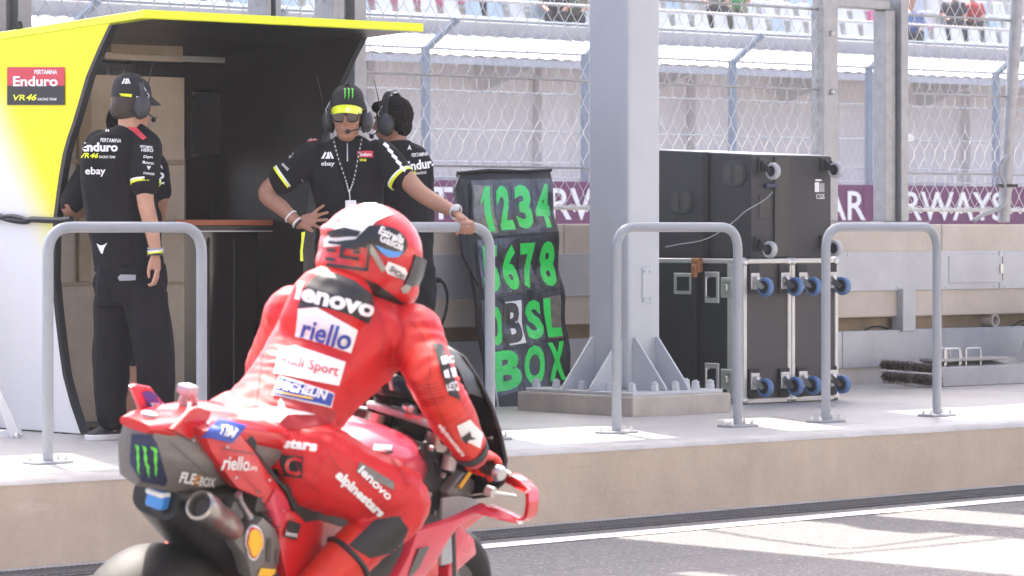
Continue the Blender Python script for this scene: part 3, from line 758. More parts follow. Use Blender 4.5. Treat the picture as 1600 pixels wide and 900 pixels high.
pm('vinyl', (.014, .015, .018), .45, var=.2, scale=8, bump=.4, bscale=18)
bk_ = sheet('backing', -.03, 1.03, -.01, 1.0, -.004, 'vinyl', t, .03, 12, 40)
MB().tube([B2(-.05, -.005, .0), B2(.3, -.014, .005), B2(.7, -.008, .004), B2(1.04, -.012, .0)], .012, 8).build('top_bar', 'vinyl', t)
MB().prism([B2(-.03, 0, .01), B2(-.09, .06, -.02), B2(-.09, .35, -.02), B2(.0, .5, .01)], NB*-.02).build('side_flap', 'vinyl', t)
cells = [[(722, 741, 770), ], ]
rows = [(.055, .275, '1234', [(.08, .33), (.33, .53), (.54, .77), (.775, .99)]),
        (.325, .545, '5678', [(.06, .30), (.31, .53), (.53, .75), (.765, .99)]),
        (.585, .775, 'OBSL', [(.02, .27), (.265, .49), (.50, .735), (.73, .97)]),
        (.815, .985, 'BOX', [(.03, .42), (.42, .70), (.70, .97)])]
pm('cardgreen', (.004, .70, .075), .6, var=.14, scale=5)
pm('camo', (.16, .145, .11), .5, var=.55, scale=14)
for v0, v1, s, cs in rows:
    for ch, (s0, s1) in zip(s, cs):
        bm_ = 'print_white' if (ch == 'B' and s == 'OBSL') else ('camo' if ch in '1L' else 'satin_black')
        card = sheet('number_card', s0+.008, s1-.008, v0, v1, .006, bm_, t, .003, 4, 6)
        vs, fs = text2d(ch, .045) if ch != '1' else poly([(.22, .70), (.52, 1), (.86, 1), (.86, 0), (.44, 0), (.44, .74), (.22, .60)])
        gm = 'print_black' if bm_ == 'print_white' else 'cardgreen'
        x0, x1 = s0+.018, s1-.022
        if ch in '1': x0 += .03
        y0, y1 = (v0+.006, v1-.008) if s != 'BOX' else (v0-.022, v1-.022)
        bm2 = bmesh.new(); vv = [bm2.verts.new((x0+(x1-x0)*a, y1+(y0-y1)*c, 0)) for a, c in vs]
        for f in fs: bm2.faces.new([vv[i] for i in f])
        for _ in range(4):
            e = [e for e in bm2.edges if e.calc_length() > .03]
            if not e: break
            bmesh.ops.subdivide_edges(bm2, edges=e, cuts=1); bmesh.ops.triangulate(bm2, faces=bm2.faces[:])
        for v in bm2.verts: v.co = B2(v.co.x, v.co.y, .0085)
        me = bpy.data.meshes.new('numeral'); bm2.to_mesh(me); bm2.free(); link_mesh('numeral', me, gm, card)
    for s0, s1 in (((cs[0][0]-.02, cs[-1][1]+.015),) if s != 'BOX' else ((.02, .98),)):
        sheet('clear_pocket', s0, s1, v0-.02, v1+.015, .016, 'film', t, 0, 16, 12)
    for s0 in [cs[0][0]-.015] + [c[1] for c in cs]:
        sheet('pocket_seam', s0-.008, s0+.008, v0-.015, v1+.015, .013, 'vinyl', t, .004, 1, 8)
MB().prism([B2(.02, .985, .02), B2(.40, .975, .02), B2(.40, 1.05, .03), B2(.03, 1.065, .03)], NB*-.04).build('bottom_stiffener', 'satin_black', t)
MB().tube([B2(.005, .8, .02), B2(.005, 1.06, .03), B2(.41, 1.05, .03)], .010, 8).build('frame_rod', 'steel', t)

# ================================================================== pit stand (yellow and white shelter)
SU = 10.75
st = thing('pit_stand', 'yellow and white pit stand shelter with a black interior behind the rails', 'pit stand', uw(11.6, 15.9, ZP), ANG)
edge_px = [(177, 39), (160, 75), (141, 120), (131, 155), (120, 192), (112, 215), (105, 240), (99, 275), (95, 304), (91, 336), (88, 370), (87, 433), (93, 494), (99, 545), (105, 587), (117, 632), (133, 678)]
edge = []
for x, y in edge_px:
    p = on_u(x-6, y, SU-.03); edge.append((get_w(p), p.z))
tp = on_u(215, 29, SU-.03); tb = on_u(0, 62, SU-.03)
WB = 17.6
sl = (tb.z-tp.z)/(get_w(tb)-get_w(tp))
ztop = lambda w: tp.z + sl*(w-get_w(tp))
ol = edge + [(16.4, edge[-1][1]+.0), (16.4, 1.6), (WB, 1.6), (WB, ztop(WB)), (edge[0][0], ztop(edge[0][0]))]
def livery():
    m = bpy.data.materials.new('livery'); m.use_nodes = True; n = m.node_tree.nodes; l = m.node_tree.links; b = n['Principled BSDF']
    b.inputs['Roughness'].default_value = .45
    tc = n.new('ShaderNodeTexCoord'); sx = n.new('ShaderNodeSeparateXYZ'); l.new(tc.outputs['Object'], sx.inputs[0])
    # printed fade in the panel's own plane: yellow towards the top front, white below and behind
    m1 = n.new('ShaderNodeMath'); m1.operation = 'MULTIPLY'; m1.inputs[1].default_value = -1.35; l.new(sx.outputs[1], m1.inputs[0])
    m2 = n.new('ShaderNodeMath'); m2.operation = 'ADD'; l.new(sx.outputs[2], m2.inputs[0]); l.new(m1.outputs[0], m2.inputs[1])
    r = n.new('ShaderNodeValToRGB'); r.color_ramp.interpolation = 'EASE'
    r.color_ramp.elements[0].position = .27; r.color_ramp.elements[0].color = (.84, .84, .84, 1)
    r.color_ramp.elements[1].position = .43; r.color_ramp.elements[1].color = (.90, .82, .004, 1)
    mr = n.new('ShaderNodeMapRange'); mr.inputs[1].default_value = .2; mr.inputs[2].default_value = 4.2; l.new(m2.outputs[0], mr.inputs[0]); l.new(mr.outputs[0], r.inputs[0])
    mn = n.new('ShaderNodeMath'); mn.operation = 'GREATER_THAN'; mn.inputs[1].default_value = 9.0
    l.new(r.outputs[0], b.inputs['Base Color']); MT['livery'] = m; return m
livery()
sp_ = MB().prism([uw(SU-.03, w, z) for w, z in ol], UV*.03).build('side_panel', 'livery', st, bevel=.003)
# rounded dark trim along the front edge
rings = []
for w, z in edge: rings.append([uw(SU-.034, w, z), uw(SU+.004, w, z), uw(SU+.004, w-.032, z), uw(SU-.034, w-.032, z)])
MB().loft(rings).build('edge_trim', 'satin_black', st, smooth=50)
# yellow roof cap, roof sheet, fascia
fw = get_w(tp); u_end = get_u(on_w(650, 50, fw))
ft = .042
MB().prism([uw(SU-.035, fw-.05, tp.z), uw(SU-.035, WB, ztop(WB)+.0), uw(SU-.035, WB, ztop(WB)+ft), uw(SU-.035, fw-.05, tp.z+ft)], UV*.08).build('roof_edge', 'lime', st, bevel=.004)
MB().prism([uw(SU+.047, fw-.02, tp.z), uw(SU+.047, WB, ztop(WB)-.01), uw(SU+.047, WB, ztop(WB)+ft-.01), uw(SU+.047, fw-.02, tp.z+ft-.004)], UV*(u_end-SU-.09)).build('roof', 'satin_black', st)
MB().ubox(SU-.034, u_end, fw-.066, fw-.022, tp.z-.001, tp.z+ft+.001).build('fascia', 'flyellow', st, bevel=.004)
ur = get_u(on_w(612, 60, fw+.02))
MB().prism([uw(ur, w+.05, z) for w, z in ol], UV*.03).build('end_panel', 'satin_black', st)
rings = [[uw(ur-.004, w+.05, z), uw(ur+.034, w+.05, z), uw(ur+.034, w+.02, z), uw(ur-.004, w+.02, z)] for w, z in edge]
MB().loft(rings).build('edge_trim', 'satin_black', st, smooth=50)
# interior: black back wall, tan boards standing in for its reflections, ceiling light, screens, shelf and counter
BW = 16.30
ub = get_u(on_w(290, 200, BW)); ul = SU+.002
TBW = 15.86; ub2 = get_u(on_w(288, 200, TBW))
bp = MB().ubox(ul, ub2, TBW, TBW+.03, ZP+.021, 2.30).build('back_board', 'tan_reflection', st)  # board put in where the glossy black wall only reflects
MB().ubox(ub+.002, ur-.001, BW, BW+.03, ZP+.01, ztop(BW)-.02).build('back_board', 'gloss_black', st)
for x0, x1, y0, y1, m_ in ((170, 283, 72, 85, 'concrete_dark'), (160, 283, 86, 93, 'tan_reflection'), (120, 140, 135, 440, 'concrete_dark')):
    a, c = on_w(x0, y1, TBW), on_w(x1, y0, TBW); MB().ubox(max(ul, get_u(a)), min(ub2, get_u(c)), TBW-.02, TBW-.001, a.z, c.z).build('reflection_bar', m_, st, bevel=.004)  # bars belong to the painted reflection
for y0, y1 in ((250, 256), (440, 447)):
    a, c = on_w(110, y1, TBW), on_w(285, y0, TBW); MB().ubox(ul, min(ub2, get_u(c)), TBW-.014, TBW-.001, a.z, c.z).build('reflection_bar', 'concrete_dark', st, bevel=.003)
def on_back(x0, y0, x1, y1, name, mat, d0, d1, parent=st, bevel=.003):
    a, c = on_w(x0, y1, BW-d0), on_w(x1, y0, BW-d0); return MB().ubox(get_u(a), get_u(c), BW-d0-d1, BW-d0, a.z, c.z).build(name, mat, parent, bevel=bevel)
m1 = on_back(296, 146, 404, 246, 'monitor', 'satin_black', .03, .05); on_back(300, 150, 400, 240, 'screen', 'screen', .081, .002, m1)
m1 = on_back(244, 140, 292, 248, 'monitor', 'satin_black', .03, .05); on_back(247, 145, 289, 243, 'screen', 'screen', .081, .002, m1)
on_back(404, 100, 500, 640, 'inner_post', 'satin_black', .01, .10)
on_back(262, 92, 404, 95.5, 'light_strip', 'wire', .10, .03); on_back(340, 77, 402, 79.5, 'light_strip', 'wire', .10, .03)
on_back(205, 100, 404, 138, 'valance', 'satin_black', .02, .05)
MB().ubox(ub2+.003, ur-.002, 15.75, BW-.002, 1.455, 1.50).build('counter', 'satin_black', st, bevel=.004)
a = on_w(272, 345, 15.75); c = on_w(470, 339, 15.75)
MB().ubox(get_u(a), get_u(c), 15.735, 15.748, 1.487, 1.518).build('counter_edge', 'orange', st, bevel=.003)
MB().ubox(get_u(a)-.0, get_u(c), 15.738, 15.748, 1.452, 1.458).build('edge_strip', 'wire', st)
MB().ubox(ub2+.004, ur-.004, 15.87, BW-.004, ZP+.022, 1.453).build('cupboard', 'gloss_black', st)
for k in range(1, 3):
    u_ = ub2+(ur-ub2)*k/3; MB().ubox(u_-.004, u_+.004, 15.862, 15.869, ZP+.05, 1.42).build('cupboard_joint', 'groove', st)
MB().ubox(SU, ur, 15.45, BW+.02, ZP+.001, ZP+.02).build('floor_board', 'satin_black', st)
# sponsor plate on the yellow side
sb = decal('sign_plate', RECT, (12, 134), (90, 0), (0, -29), sp_, 'signred', st, off=.004, maxpx=40)
sb2 = decal('sign_plate', RECT, (12, 164), (90, 0), (0, -30), sp_, 'print_black', st, off=.004, maxpx=40)
dtext('lettering', 'PERTAMINA', 55, 116, 36, 7, sp_, 'print_white', sb, bold=.03, off=.006)
dtext('lettering', 'Enduro', 22, 135, 70, 16, sp_, 'print_white', sb, bold=.03, off=.007)
dtext('lettering', 'VR', 22, 157, 19, 9, sp_, 'flyellow', sb2, bold=.02, shear=.2, off=.006)
dtext('lettering', '46', 42, 157, 17, 10, sp_, 'flyellow', sb2, bold=.03, shear=.3, off=.006)
dtext('lettering', 'RACING TEAM', 60, 157, 30, 4, sp_, 'print_white', sb2, bold=.02, shear=.3, off=.006)
# black strap hanging across the side and white prop leg
pts = [on_u(x, y, SU-.045) for x, y in ((-30, 334), (-8, 336), (15, 343), (40, 346), (48, 343), (75, 344), (100, 344), (112, 342))]
MB().tube(spline(pts, 4), .016, 8).build('tarp_strap', 'vinyl', st, smooth=60)
pts = [on_u(x, y, SU-.05) for x, y in ((-30, 341), (-5, 340), (20, 338), (46, 345))]
MB().tube(spline(pts, 4), .012, 8).build('tarp_strap', 'vinyl', st, smooth=60)
MB().lathe([(.018, 0), (.018, .02), (.012, .04)], uw(SU-.02, 15.75, ztop(15.75)+ft), ZV, 12).build('roof_stud', 'rubber', st, smooth=40)
MB().ubox(SU-.02, SU+.02, 15.33, 15.37, ZP, ZP+.02).build('foot', 'rubber', st)
t = thing('prop_leg', 'white folding prop leg with a pivot bolt beside the stand panel', 'prop', on_z(15, 692, ZP))
MB().prism([P(x, y, 18.2) for x, y in ((-20, 590), (-8, 590), (34, 681), (26, 688), (16, 686))], Vector((0, .03, 0))).build('arm', 'white', t, bevel=.004)
MB().prism([P(x, y, 18.25) for x, y in ((-40, 672), (32, 672), (33, 690), (-40, 692))], Vector((0, .06, 0))).build('foot', 'white', t, bevel=.004)
MB().lathe([(.018, 0), (.018, .02), (.01, .03)], P(27, 682, 18.2), Vector((0, -1, 0)), 10).build('bolt', 'steel', t)
# ================================================================== people: helpers
VX, VY = Vector((1, 0, 0)), Vector((0, 1, 0))
def head_shape(b, c, f, up=ZV, neck=None):
    f = f.normalized(); r = f.cross(up).normalized(); up = r.cross(f)
    b.ell(c+up*.025-f*.012, (.077, .097, .097), r, f, up, 20, 14)
    b.ell(c+f*.035-up*.035, (.063, .062, .085), r, f, up, 18, 12)
    b.ell(c+f*.045-up*.088, (.046, .046, .034), r, f, up, 14, 10)
    b.tube([c+f*.090+up*.028, c+f*.106+up*.0, c+f*.119-up*.022, c+f*.095-up*.034], [.007, .010, .014, .008], 8)
    b.ell(c+f*.083+up*.030, (.052, .016, .010), r, f, up, 12, 8)
    b.ell(c+f*.094-up*.055, (.024, .011, .007), r, f, up, 10, 6); b.ell(c+f*.093-up*.067, (.021, .011, .007), r, f, up, 10, 6)
    for s in (-1, 1):
        b.ell(c+r*(.078*s)-f*.012-up*.008, (.011, .026, .034), r, f, up, 10, 8)
        b.ell(c+r*(.042*s)+f*.058-up*.02, (.024, .022, .022), r, f, up, 10, 8)
    if neck is not None:
        b.tube([c-up*.03-f*.015, c-up*.10-f*.015, neck+ZV*.01, neck-ZV*.05], [.058, .055, .056, .060], 14)
    return r, f, up
def limb(b, pts, radii, n=14):
    b.tube(spline(pts, 5), [a for a in _interp(radii, 5)], n)
    for p, r in zip(pts, radii): b.ell(p, r*.98, n=12, m=8)
def _interp(v, k):
    out = []
    for a, c in zip(v, v[1:]): out += [a+(c-a)*j/k for j in range(k)]
    return out+[v[-1]]
def torso(b, specs, yaw=0., n=28, e=.8):
    """rings: (centre point, half width, half depth)"""
    X = Vector((math.cos(yaw), math.sin(yaw), 0)); D = Vector((-math.sin(yaw), math.cos(yaw), 0)); rings = []
    for c, a, d in specs:
        r = []
        for k in range(n):
            t = 2*math.pi*k/n; cs, sn = math.cos(t), math.sin(t)
            r.append(c + X*(a*math.copysign(abs(cs)**e, cs)) + D*(d*math.copysign(abs(sn)**e, sn)))
        rings.append(r)
    b.loft(rings)
def hand(b, wrist, knuckle, across, fingers, thumb, th=.016, wid=.042, fr=.0088):
    """palm between wrist and knuckles; fingers and thumb are polylines of points"""
    d = (knuckle-wrist).normalized(); a = (across-d*across.dot(d)).normalized(); nn = d.cross(a)
    rings = []
    for t, wv, tv in ((-.15, .026, .020), (.1, .028, .018), (.45, .038, .017), (.85, wid, .015), (1.05, wid*.96, .011)):
        c = wrist.lerp(knuckle, t); rings.append([c + a*(wv*math.cos(2*math.pi*k/16)) + nn*(tv*math.sin(2*math.pi*k/16)) for k in range(16)])
    b.loft(rings)
    for i, p in enumerate(fingers): b.tube(p, [fr*1.12, fr*1.05, fr, fr*.85][:len(p)] if len(p) <= 4 else fr, 10); b.ell(p[-1], fr*.86, n=8, m=6)
    b.tube(thumb, [.013, .0115, .0098, .0085][:len(thumb)], 10); b.ell(thumb[-1], .0088, n=8, m=6)
def cap(parent, c, f, up, mat='capcloth', brim='capcloth', lift=.022):
    r = f.cross(up).normalized(); up = r.cross(f).normalized(); c = c + up*lift
    rings = []; n = 28
    for a, h in ((1.0, -.012), (1.01, .01), (.995, .035), (.93, .065), (.80, .088), (.58, .104), (.30, .113), (.06, .1155)):
        rings.append([c + r*(.086*a*math.cos(2*math.pi*k/n)) + f*(.109*a*math.sin(2*math.pi*k/n)-.010) + up*(.030+h-(.010*math.sin(2*math.pi*k/n))) for k in range(n)])
    cp = MB().loft(rings).build('cap', mat, parent, smooth=60)
    b = MB(); vs = []; m = 14
    for i in range(m+1):
        t = (-1+2*i/m)*1.25; x = math.sin(t); y = math.cos(t)
        vs.append((c + r*(.085*x) + f*(.104*y-.012) + up*(.018+.030*max(0, y)), c + r*(.080*x*(1+.06*y)) + f*(.104*y-.012+.074*max(0, y)**.6) + up*(.008-.016*x*x)))
    for lo, hi in ((0, .004),):
        top = [p+up*hi for q in vs for p in q]; bot = [p+up*lo for q in vs for p in q]; o = len(top); b.v = top+bot
        for i in range(m):
            a = 2*i; b.f += [(a, a+1, a+3, a+2), (o+a, o+a+2, o+a+3, o+a+1), (a+1, o+a+1, o+a+3, a+3)]
    bm_ = b.build('brim', brim, cp, smooth=50)
    MB().ell(c+up*.146-f*.010, (.009, .009, .005), n=10, m=6).build('button', mat, cp, smooth=60)
    return cp
def headset(parent, c, f, up, mic=1, ant=1, pad=None, over=.125):
    r = f.cross(up).normalized(); up = r.cross(f).normalized()
    pts = [c + r*(.100*math.cos(t)) + up*(.0 + (.052+over)*math.sin(t)*.86) - f*.012 for t in [math.pi*k/18 for k in range(19)]]
    b = MB()
    rings = []
    for i, p in enumerate(pts):
        a = pts[max(0, i-1)]; d = pts[min(18, i+1)]; t = (d-a).normalized(); o = t.cross(f).normalized()
        rings.append([p+f*.020+o*.005, p-f*.020+o*.005, p-f*.020-o*.004, p+f*.020-o*.004])
    hs = b.loft(rings).build('headset', 'headset', parent, smooth=40)
    for s in (-1, 1):
        cc = c + r*(.098*s) - f*.012 - up*.018
        MB().ell(cc, (.034, .047, .058), r, f, up, 16, 12).build('ear_cup', 'headset', hs, smooth=60)
        MB().ell(cc-r*(.016*s), (.018, .051, .062), r, f, up, 16, 12).build('ear_pad', 'rubber', hs, smooth=60)
        MB().tube([cc+f*.02+up*.02, cc+r*(.012*s)+f*.028+up*.06, cc+up*.10-r*(.008*s)+f*.01], .003, 6).build('yoke_wire', 'steel', hs, smooth=60)
    s = mic; cc = c + r*(.105*s) + f*.01 - up*.04
    MB().tube(spline([cc, cc+f*.05-up*.025, c+r*(.07*s)+f*.105-up*.055, c+r*(.02*s)+f*.125-up*.066], 5), .0035, 6).build('boom', 'blackplastic', hs, smooth=60)
    MB().ell(c+r*(.015*s)+f*.128-up*.066, (.014, .012, .012), r, f, up, 10, 8).build('microphone', 'rubber', hs, smooth=60)
    if ant:
        a0 = c + r*(.112*ant) - f*.01 + up*.01; MB().tube([a0, a0+up*.05+r*(.012*ant), a0+up*.20+r*(.045*ant)], [.006, .0035, .002], 6).build('antenna', 'blackplastic', hs, smooth=60)
        MB().ell(a0+up*.20+r*(.045*ant), .0035, n=8, m=6).build('antenna_tip', 'blackplastic', hs)
    return hs
def shoe(parent, heel, toe, mat='shoe', sole='sole', w=.048):
    d = (toe-heel); L = d.length; d.normalize(); s = d.cross(ZV).normalized(); b = MB(); so = MB(); rings = []; rs = []
    for t, a, h in ((0, .55, .085), (.08, .8, .10), (.3, .9, .105), (.55, .95, .075), (.8, 1, .055), (.95, .75, .04), (1, .4, .028)):
        c = heel + d*(L*t)
        rings.append([c + s*(w*a*math.cos(x)) + ZV*(.022 + (h-.02)*max(0, math.sin(x))) for x in [2*math.pi*k/16 for k in range(16)]])
        rs.append([c + s*(w*1.1*a*q) + d*(.008*(t-.5)) + ZV*z for q, z in ((-1, 0), (1, 0), (1.02, .03), (-1.02, .03))])
    o = b.loft(rings).build('shoe', mat, parent, smooth=50); so.loft(rs).build('sole', sole, o, smooth=30, bevel=.004)
    return o
def pant(b, hip, knee, ankle, r=(.105, .085, .075)):
    limb(b, [hip, hip.lerp(knee, .5), knee, knee.lerp(ankle, .5), ankle], [r[0], (r[0]+r[1])/2, r[1], (r[1]+r[2])/2, r[2]], 16)
def tee_text(sh, parent, items):
    for s, x, y, w, h, ang, bold, shear, m in items: dtext('lettering', s, x, y, w, h, sh, m, parent, ang=ang, bold=bold, shear=shear, off=.0035)

# ================================================================== man seen from behind
Y0 = 18.0
def J(x, y, d=0.): return P(x, y, Y0+d)
t = thing('person', 'person with black cap and headset seen from behind by the yellow panel', 'person', on_z(190, 690, ZP))
yaw = .35; hf = Vector((.72, .69, -.08)).normalized(); hc = J(207, 163, .0)
b = MB(); hr, hff, hup = head_shape(b, hc, hf, ZV, J(203, 200, -.02))
tr = [(J(203, 197), .07, .06), (J(196, 212), .165, .085), (J(189, 235), .20, .11), (J(186, 290), .192, .115), (J(193, 360), .178, .11), (J(202, 420), .178, .115), (J(206, 455), .16, .10)]
torso(b, [(c, a-.015, d-.012) for c, a, d in tr], yaw)
arm = [J(232, 226, -.05), J(228, 268, -.10), J(227, 312, -.13), J(236, 352, -.14), J(243, 393, -.15)]
limb(b, arm, [.058, .050, .043, .040, .029])
arm2 = [J(154, 228, .06), J(146, 270, .14), J(152, 312, .22), J(180, 300, .36)]
limb(b, arm2, [.058, .050, .043, .030])
wr_, kn = J(243, 396, -.15), J(242, 421, -.16)
hand(b, wr_, kn, Vector((.6, .8, 0)), [[kn+Vector((.012, a, 0)), J(244+a*60, 434, -.18+a), J(240+a*60, 444, -.20+a), J(234+a*50, 447-abs(a)*60, -.20+a)] for a in (-.036, -.012, .012, .034)],
     [J(238, 403, -.17), J(234, 414, -.19), J(232, 425, -.20), J(233, 433, -.20)])
for x0, x1, x2, d0 in ((178, 172, 170, .05), (226, 240, 246, -.05)):
    limb(b, [J(x0, 450, d0), J(x1, 560, d0), J(x2, 672, d0)], [.08, .06, .045])
body = link_mesh('body', fuse(b, 'body', .006, 3), 'skin', t)
b = MB(); torso(b, tr[:-1]+[(J(204, 424), .178, .118)], yaw, e=.85)
b.tube([J(203, 205), J(203, 194, -.005)], [.075, .066], 18)
limb(b, [J(228, 226, -.04), J(228, 262, -.09), J(227, 287, -.115)], [.082, .076, .074])
limb(b, [J(156, 228, .06), J(148, 262, .13), J(149, 290, .18)], [.080, .072, .068])
sh = link_mesh('shirt', fuse(b, 'shirt', .008, 5, .010, 7, 1, (1, 1, .6)), 'shirt', t)
b = MB(); b.tube([J(227.5, 284, -.112), J(227.5, 288.5, -.116)], [.0765, .0765], 24); b.build('sleeve_cuff', 'flyellow', sh, smooth=60)
b = MB(); b.tube([J(227.5, 281, -.110), J(227.5, 284, -.112)], [.0775, .0775], 24); b.build('sleeve_cuff', 'print_white', sh, smooth=60)
b = MB(); torso(b, [(J(203, 412), .172, .112), (J(205, 440), .182, .125), (J(206, 475), .178, .12)], yaw)
pant(b, J(182, 462, .05), J(174, 560, .06), J(172, 648, .03), (.112, .095, .082)); pant(b, J(228, 462, -.05), J(241, 560, -.08), J(248, 648, -.02), (.115, .097, .082))
tz = link_mesh('trousers', fuse(b, 'trousers', .010, 5, .012, 6, 2, (1, 1, .55)), 'trousers', t)
decal('pocket_flap', poly([(0, .5), (.15, 1), (1, .95), (1, .1), (.1, 0)]), (184, 439), (28, 0), (0, -10), tz, 'tape_grey', tz, off=.004)
z0 = J(0, 0).z
fl = J(150, 690, .02); fl.z = ZP; fr_ = J(206, 688, -.05); fr_.z = ZP
shoe(t, J(196, 688, .18)*Vector((1, 1, 0)).x if False else Vector((J(192, 690, .12).x, J(192, 690, .12).y, ZP)), Vector((J(140, 690, .0).x, J(140, 690, -.05).y, ZP)))
shoe(t, Vector((J(236, 690, .0).x, J(236, 690, .02).y, ZP)), Vector((J(262, 690).x, J(262, 690, .24).y, ZP)))
MB().ell(hc+hup*.005-hff*.028, (.083, .088, .10), hr, hff, hup, 18, 12).build('hair', 'hair_brown', t, smooth=60)
cp = cap(t, hc, hff, hup, lift=.004)
hs = headset(t, hc, hff, hup, mic=1, ant=1)
tee_text(cp, cp, [('ebay', 212, 156, 17, 8, 3, .015, 0, 'print_white')])
decal('strap', RECT, (187, 154), (19, 1), (0, -8), cp, 'flyellow', cp)
decal('logo', multi([(0, 0), (.2, 0), (.42, .8), (.3, 1)], [(.3, 0), (.5, 0), (.62, .5), (.55, .8)], [(.5, 0), (.7, 0), (.6, 1), (.45, .8)], [(.8, 0), (1, 0), (.75, 1), (.62, .8)]), (190, 131), (14, 0), (0, -9), cp, 'print_white', cp)
tee_text(sh, sh, [('PERTAMINA', 157, 222, 32, 6, 2, .02, .1, 'print_white'), ('Enduro', 127, 237, 57, 14, 0, .04, 0, 'print_white'), ('VR', 126, 247, 14, 8, 0, .02, .2, 'flyellow'), ('46', 141, 247, 13, 8, 0, .03, .3, 'flyellow'),
                  ('RACING TEAM', 155, 247, 25, 4, 1, .02, .2, 'print_white'), ('ebay', 134, 276, 31, 15, 0, .02, 0, 'print_white'),
                  ('PERTAMINA', 219, 231, 19, 4, 5, .02, .1, 'print_white'), ('HERO', 221, 237, 18, 5, 3, .02, 0, 'print_white'), ('Dyn', 224, 248, 14, 5, 3, .03, .1, 'print_white'), ('Motorex', 223, 256, 17, 5, 6, .01, 0, 'print_white'), ('DAINESE', 224, 272, 17, 3.5, 8, .02, .2, 'print_white')])
decal('logo', poly([(0, 1), (.5, .8), (1, 1), (.5, 0)]), (229, 266), (7, 0), (0, -7), sh, 'print_white', sh)
decal('logo', multi([(0, 0), (.2, 0), (.42, .8), (.3, 1)], [(.5, 0), (.7, 0), (.6, 1), (.45, .8)], [(.8, 0), (1, 0), (.75, 1), (.62, .8)]), (159, 206), (12, 0), (0, -8), sh, 'print_white', sh)
decal('logo', poly([(0, .95), (.25, .8), (.5, .75), (.75, .85), (1, 1), (.7, .5), (.55, 0), (.4, .1), (.2, .5)]), (151, 397), (17, 0), (0, -18), sh, 'print_white', sh)
decal('shoulder_stripe', poly([(0, 1), (.35, 1.1), (1, .15), (.82, 0)]), (195, 219), (34, 0), (0, -24), sh, 'signred', sh)
for k, m in enumerate(('tape_grey', 'print_white', 'lime', 'headset')):
    q = J(242.5, 388+k*3.6, -.15); MB().tube([q+(VX*math.cos(a)+VY*math.sin(a))*.036+ZV*(.004*math.sin(a+k)) for a in [2*math.pi*i/16 for i in range(16)]], .005, 6, closed=True).build('bracelet', m, t, smooth=60)

# ================================================================== person mostly hidden behind that man
Y0 = 18.62
t = thing('person', 'person in black shirt and shorts mostly hidden behind the man with cap', 'person', on_z(212, 680, ZP))
hc = J(196, 196); hf = Vector((.5, .85, 0)).normalized(); yaw = .2
b = MB(); hr, hff, hup = head_shape(b, hc, hf, ZV, J(196, 232))
tr = [(J(196, 229), .07, .06), (J(196, 242), .16, .085), (J(200, 265), .185, .10), (J(202, 330), .17, .10), (J(200, 400), .165, .105), (J(200, 440), .16, .10)]
torso(b, [(c, a-.015, d-.012) for c, a, d in tr], yaw)
limb(b, [J(148, 258), J(124, 290, -.02), J(108, 325, -.04), J(128, 330, .16), J(150, 322, .26)], [.052, .046, .041, .036, .028])
limb(b, [J(244, 258), J(250, 310), J(246, 350, .12)], [.052, .046, .036])
limb(b, [J(184, 450), J(186, 560), J(184, 672)], [.08, .055, .042]); limb(b, [J(222, 450), J(216, 545), J(212, 600, .01), J(208, 665, .02)], [.08, .052, .055, .036])
body = link_mesh('body', fuse(b, 'body', .007, 3), 'skin_tan', t)
b = MB(); torso(b, tr[:-1]+[(J(200, 424), .176, .115)], yaw, e=.85); limb(b, [J(150, 258), J(128, 290, -.02), J(112, 318, -.035)], [.078, .072, .064]); limb(b, [J(240, 258), J(247, 300)], [.075, .070])
sh = link_mesh('shirt', fuse(b, 'shirt', .009, 5, .009, 7, 5), 'shirt', t)
b = MB(); pant(b, J(180, 440), J(184, 500), J(186, 548), (.115, .10, .095)); pant(b, J(222, 440), J(218, 500), J(216, 548), (.115, .10, .095))
link_mesh('shorts', fuse(b, 'shorts', .010, 4, .008, 7, 6), 'trousers', t)
tee_text(sh, sh, [('PERTAMINA', 218, 264, 36, 6, 0, .02, 0, 'print_white'), ('Enduro', 196, 280, 60, 15, 0, .04, 0, 'print_white'), ('TEAM', 240, 288, 16, 4, 0, .02, 0, 'print_white')])
for x in (208, 184):
    MB().tube([J(x, 632, .02), J(x, 668, .02)], [.043, .041], 14).build('sock', 'shirt', t, smooth=60)
    a = J(x, 670, .02); shoe(t, Vector((a.x-.02, a.y-.06, ZP)), Vector((a.x+.10, a.y+.16, ZP)), sole='shoe')
MB().ell(hc+hup*.02-hff*.02, (.085, .095, .10), hr, hff, hup, 18, 12).build('hair', 'hair', t, smooth=60)

# ================================================================== man in sunglasses leaning on the rail
Y0 = 18.35
t = thing('person', 'person in black team shirt, green cap and sunglasses, hand on the rail', 'person', on_z(540, 682, ZP))
hc = J(543, 184, -.03); hf = Vector((-.06, -.99, -.06)).normalized()
b = MB(); hr, hff, hup = head_shape(b, hc, hf, ZV, J(543, 222))
tr = [(J(543, 214), .075, .06), (J(542, 226), .14, .085), (J(542, 245), .195, .105), (J(541, 275), .20, .115), (J(545, 330), .172, .105), (J(546, 400), .178, .11), (J(546, 440), .175, .11)]
torso(b, [(c, a-.015, d-.012) for c, a, d in tr])
limb(b, [J(488, 244), J(458, 268, -.02), J(416, 300, -.02), J(440, 325, -.09), J(466, 349, -.13)], [.058, .052, .044, .041, .028])
wr_, kn = J(467, 350, -.13), J(487, 342, -.155)
hand(b, wr_, kn, Vector((.35, 0, 1)), [[J(487, 336, -.155), J(496, 328, -.16), J(506, 321, -.155)], [J(490, 339, -.158), J(501, 335, -.165), J(512, 332, -.155)], [J(490, 345, -.158), J(501, 344, -.165), J(511, 343, -.155)], [J(487, 350, -.155), J(496, 354, -.16), J(504, 358, -.155)]],
     [J(472, 352, -.15), J(480, 357, -.16), J(488, 361, -.16)], wid=.036)
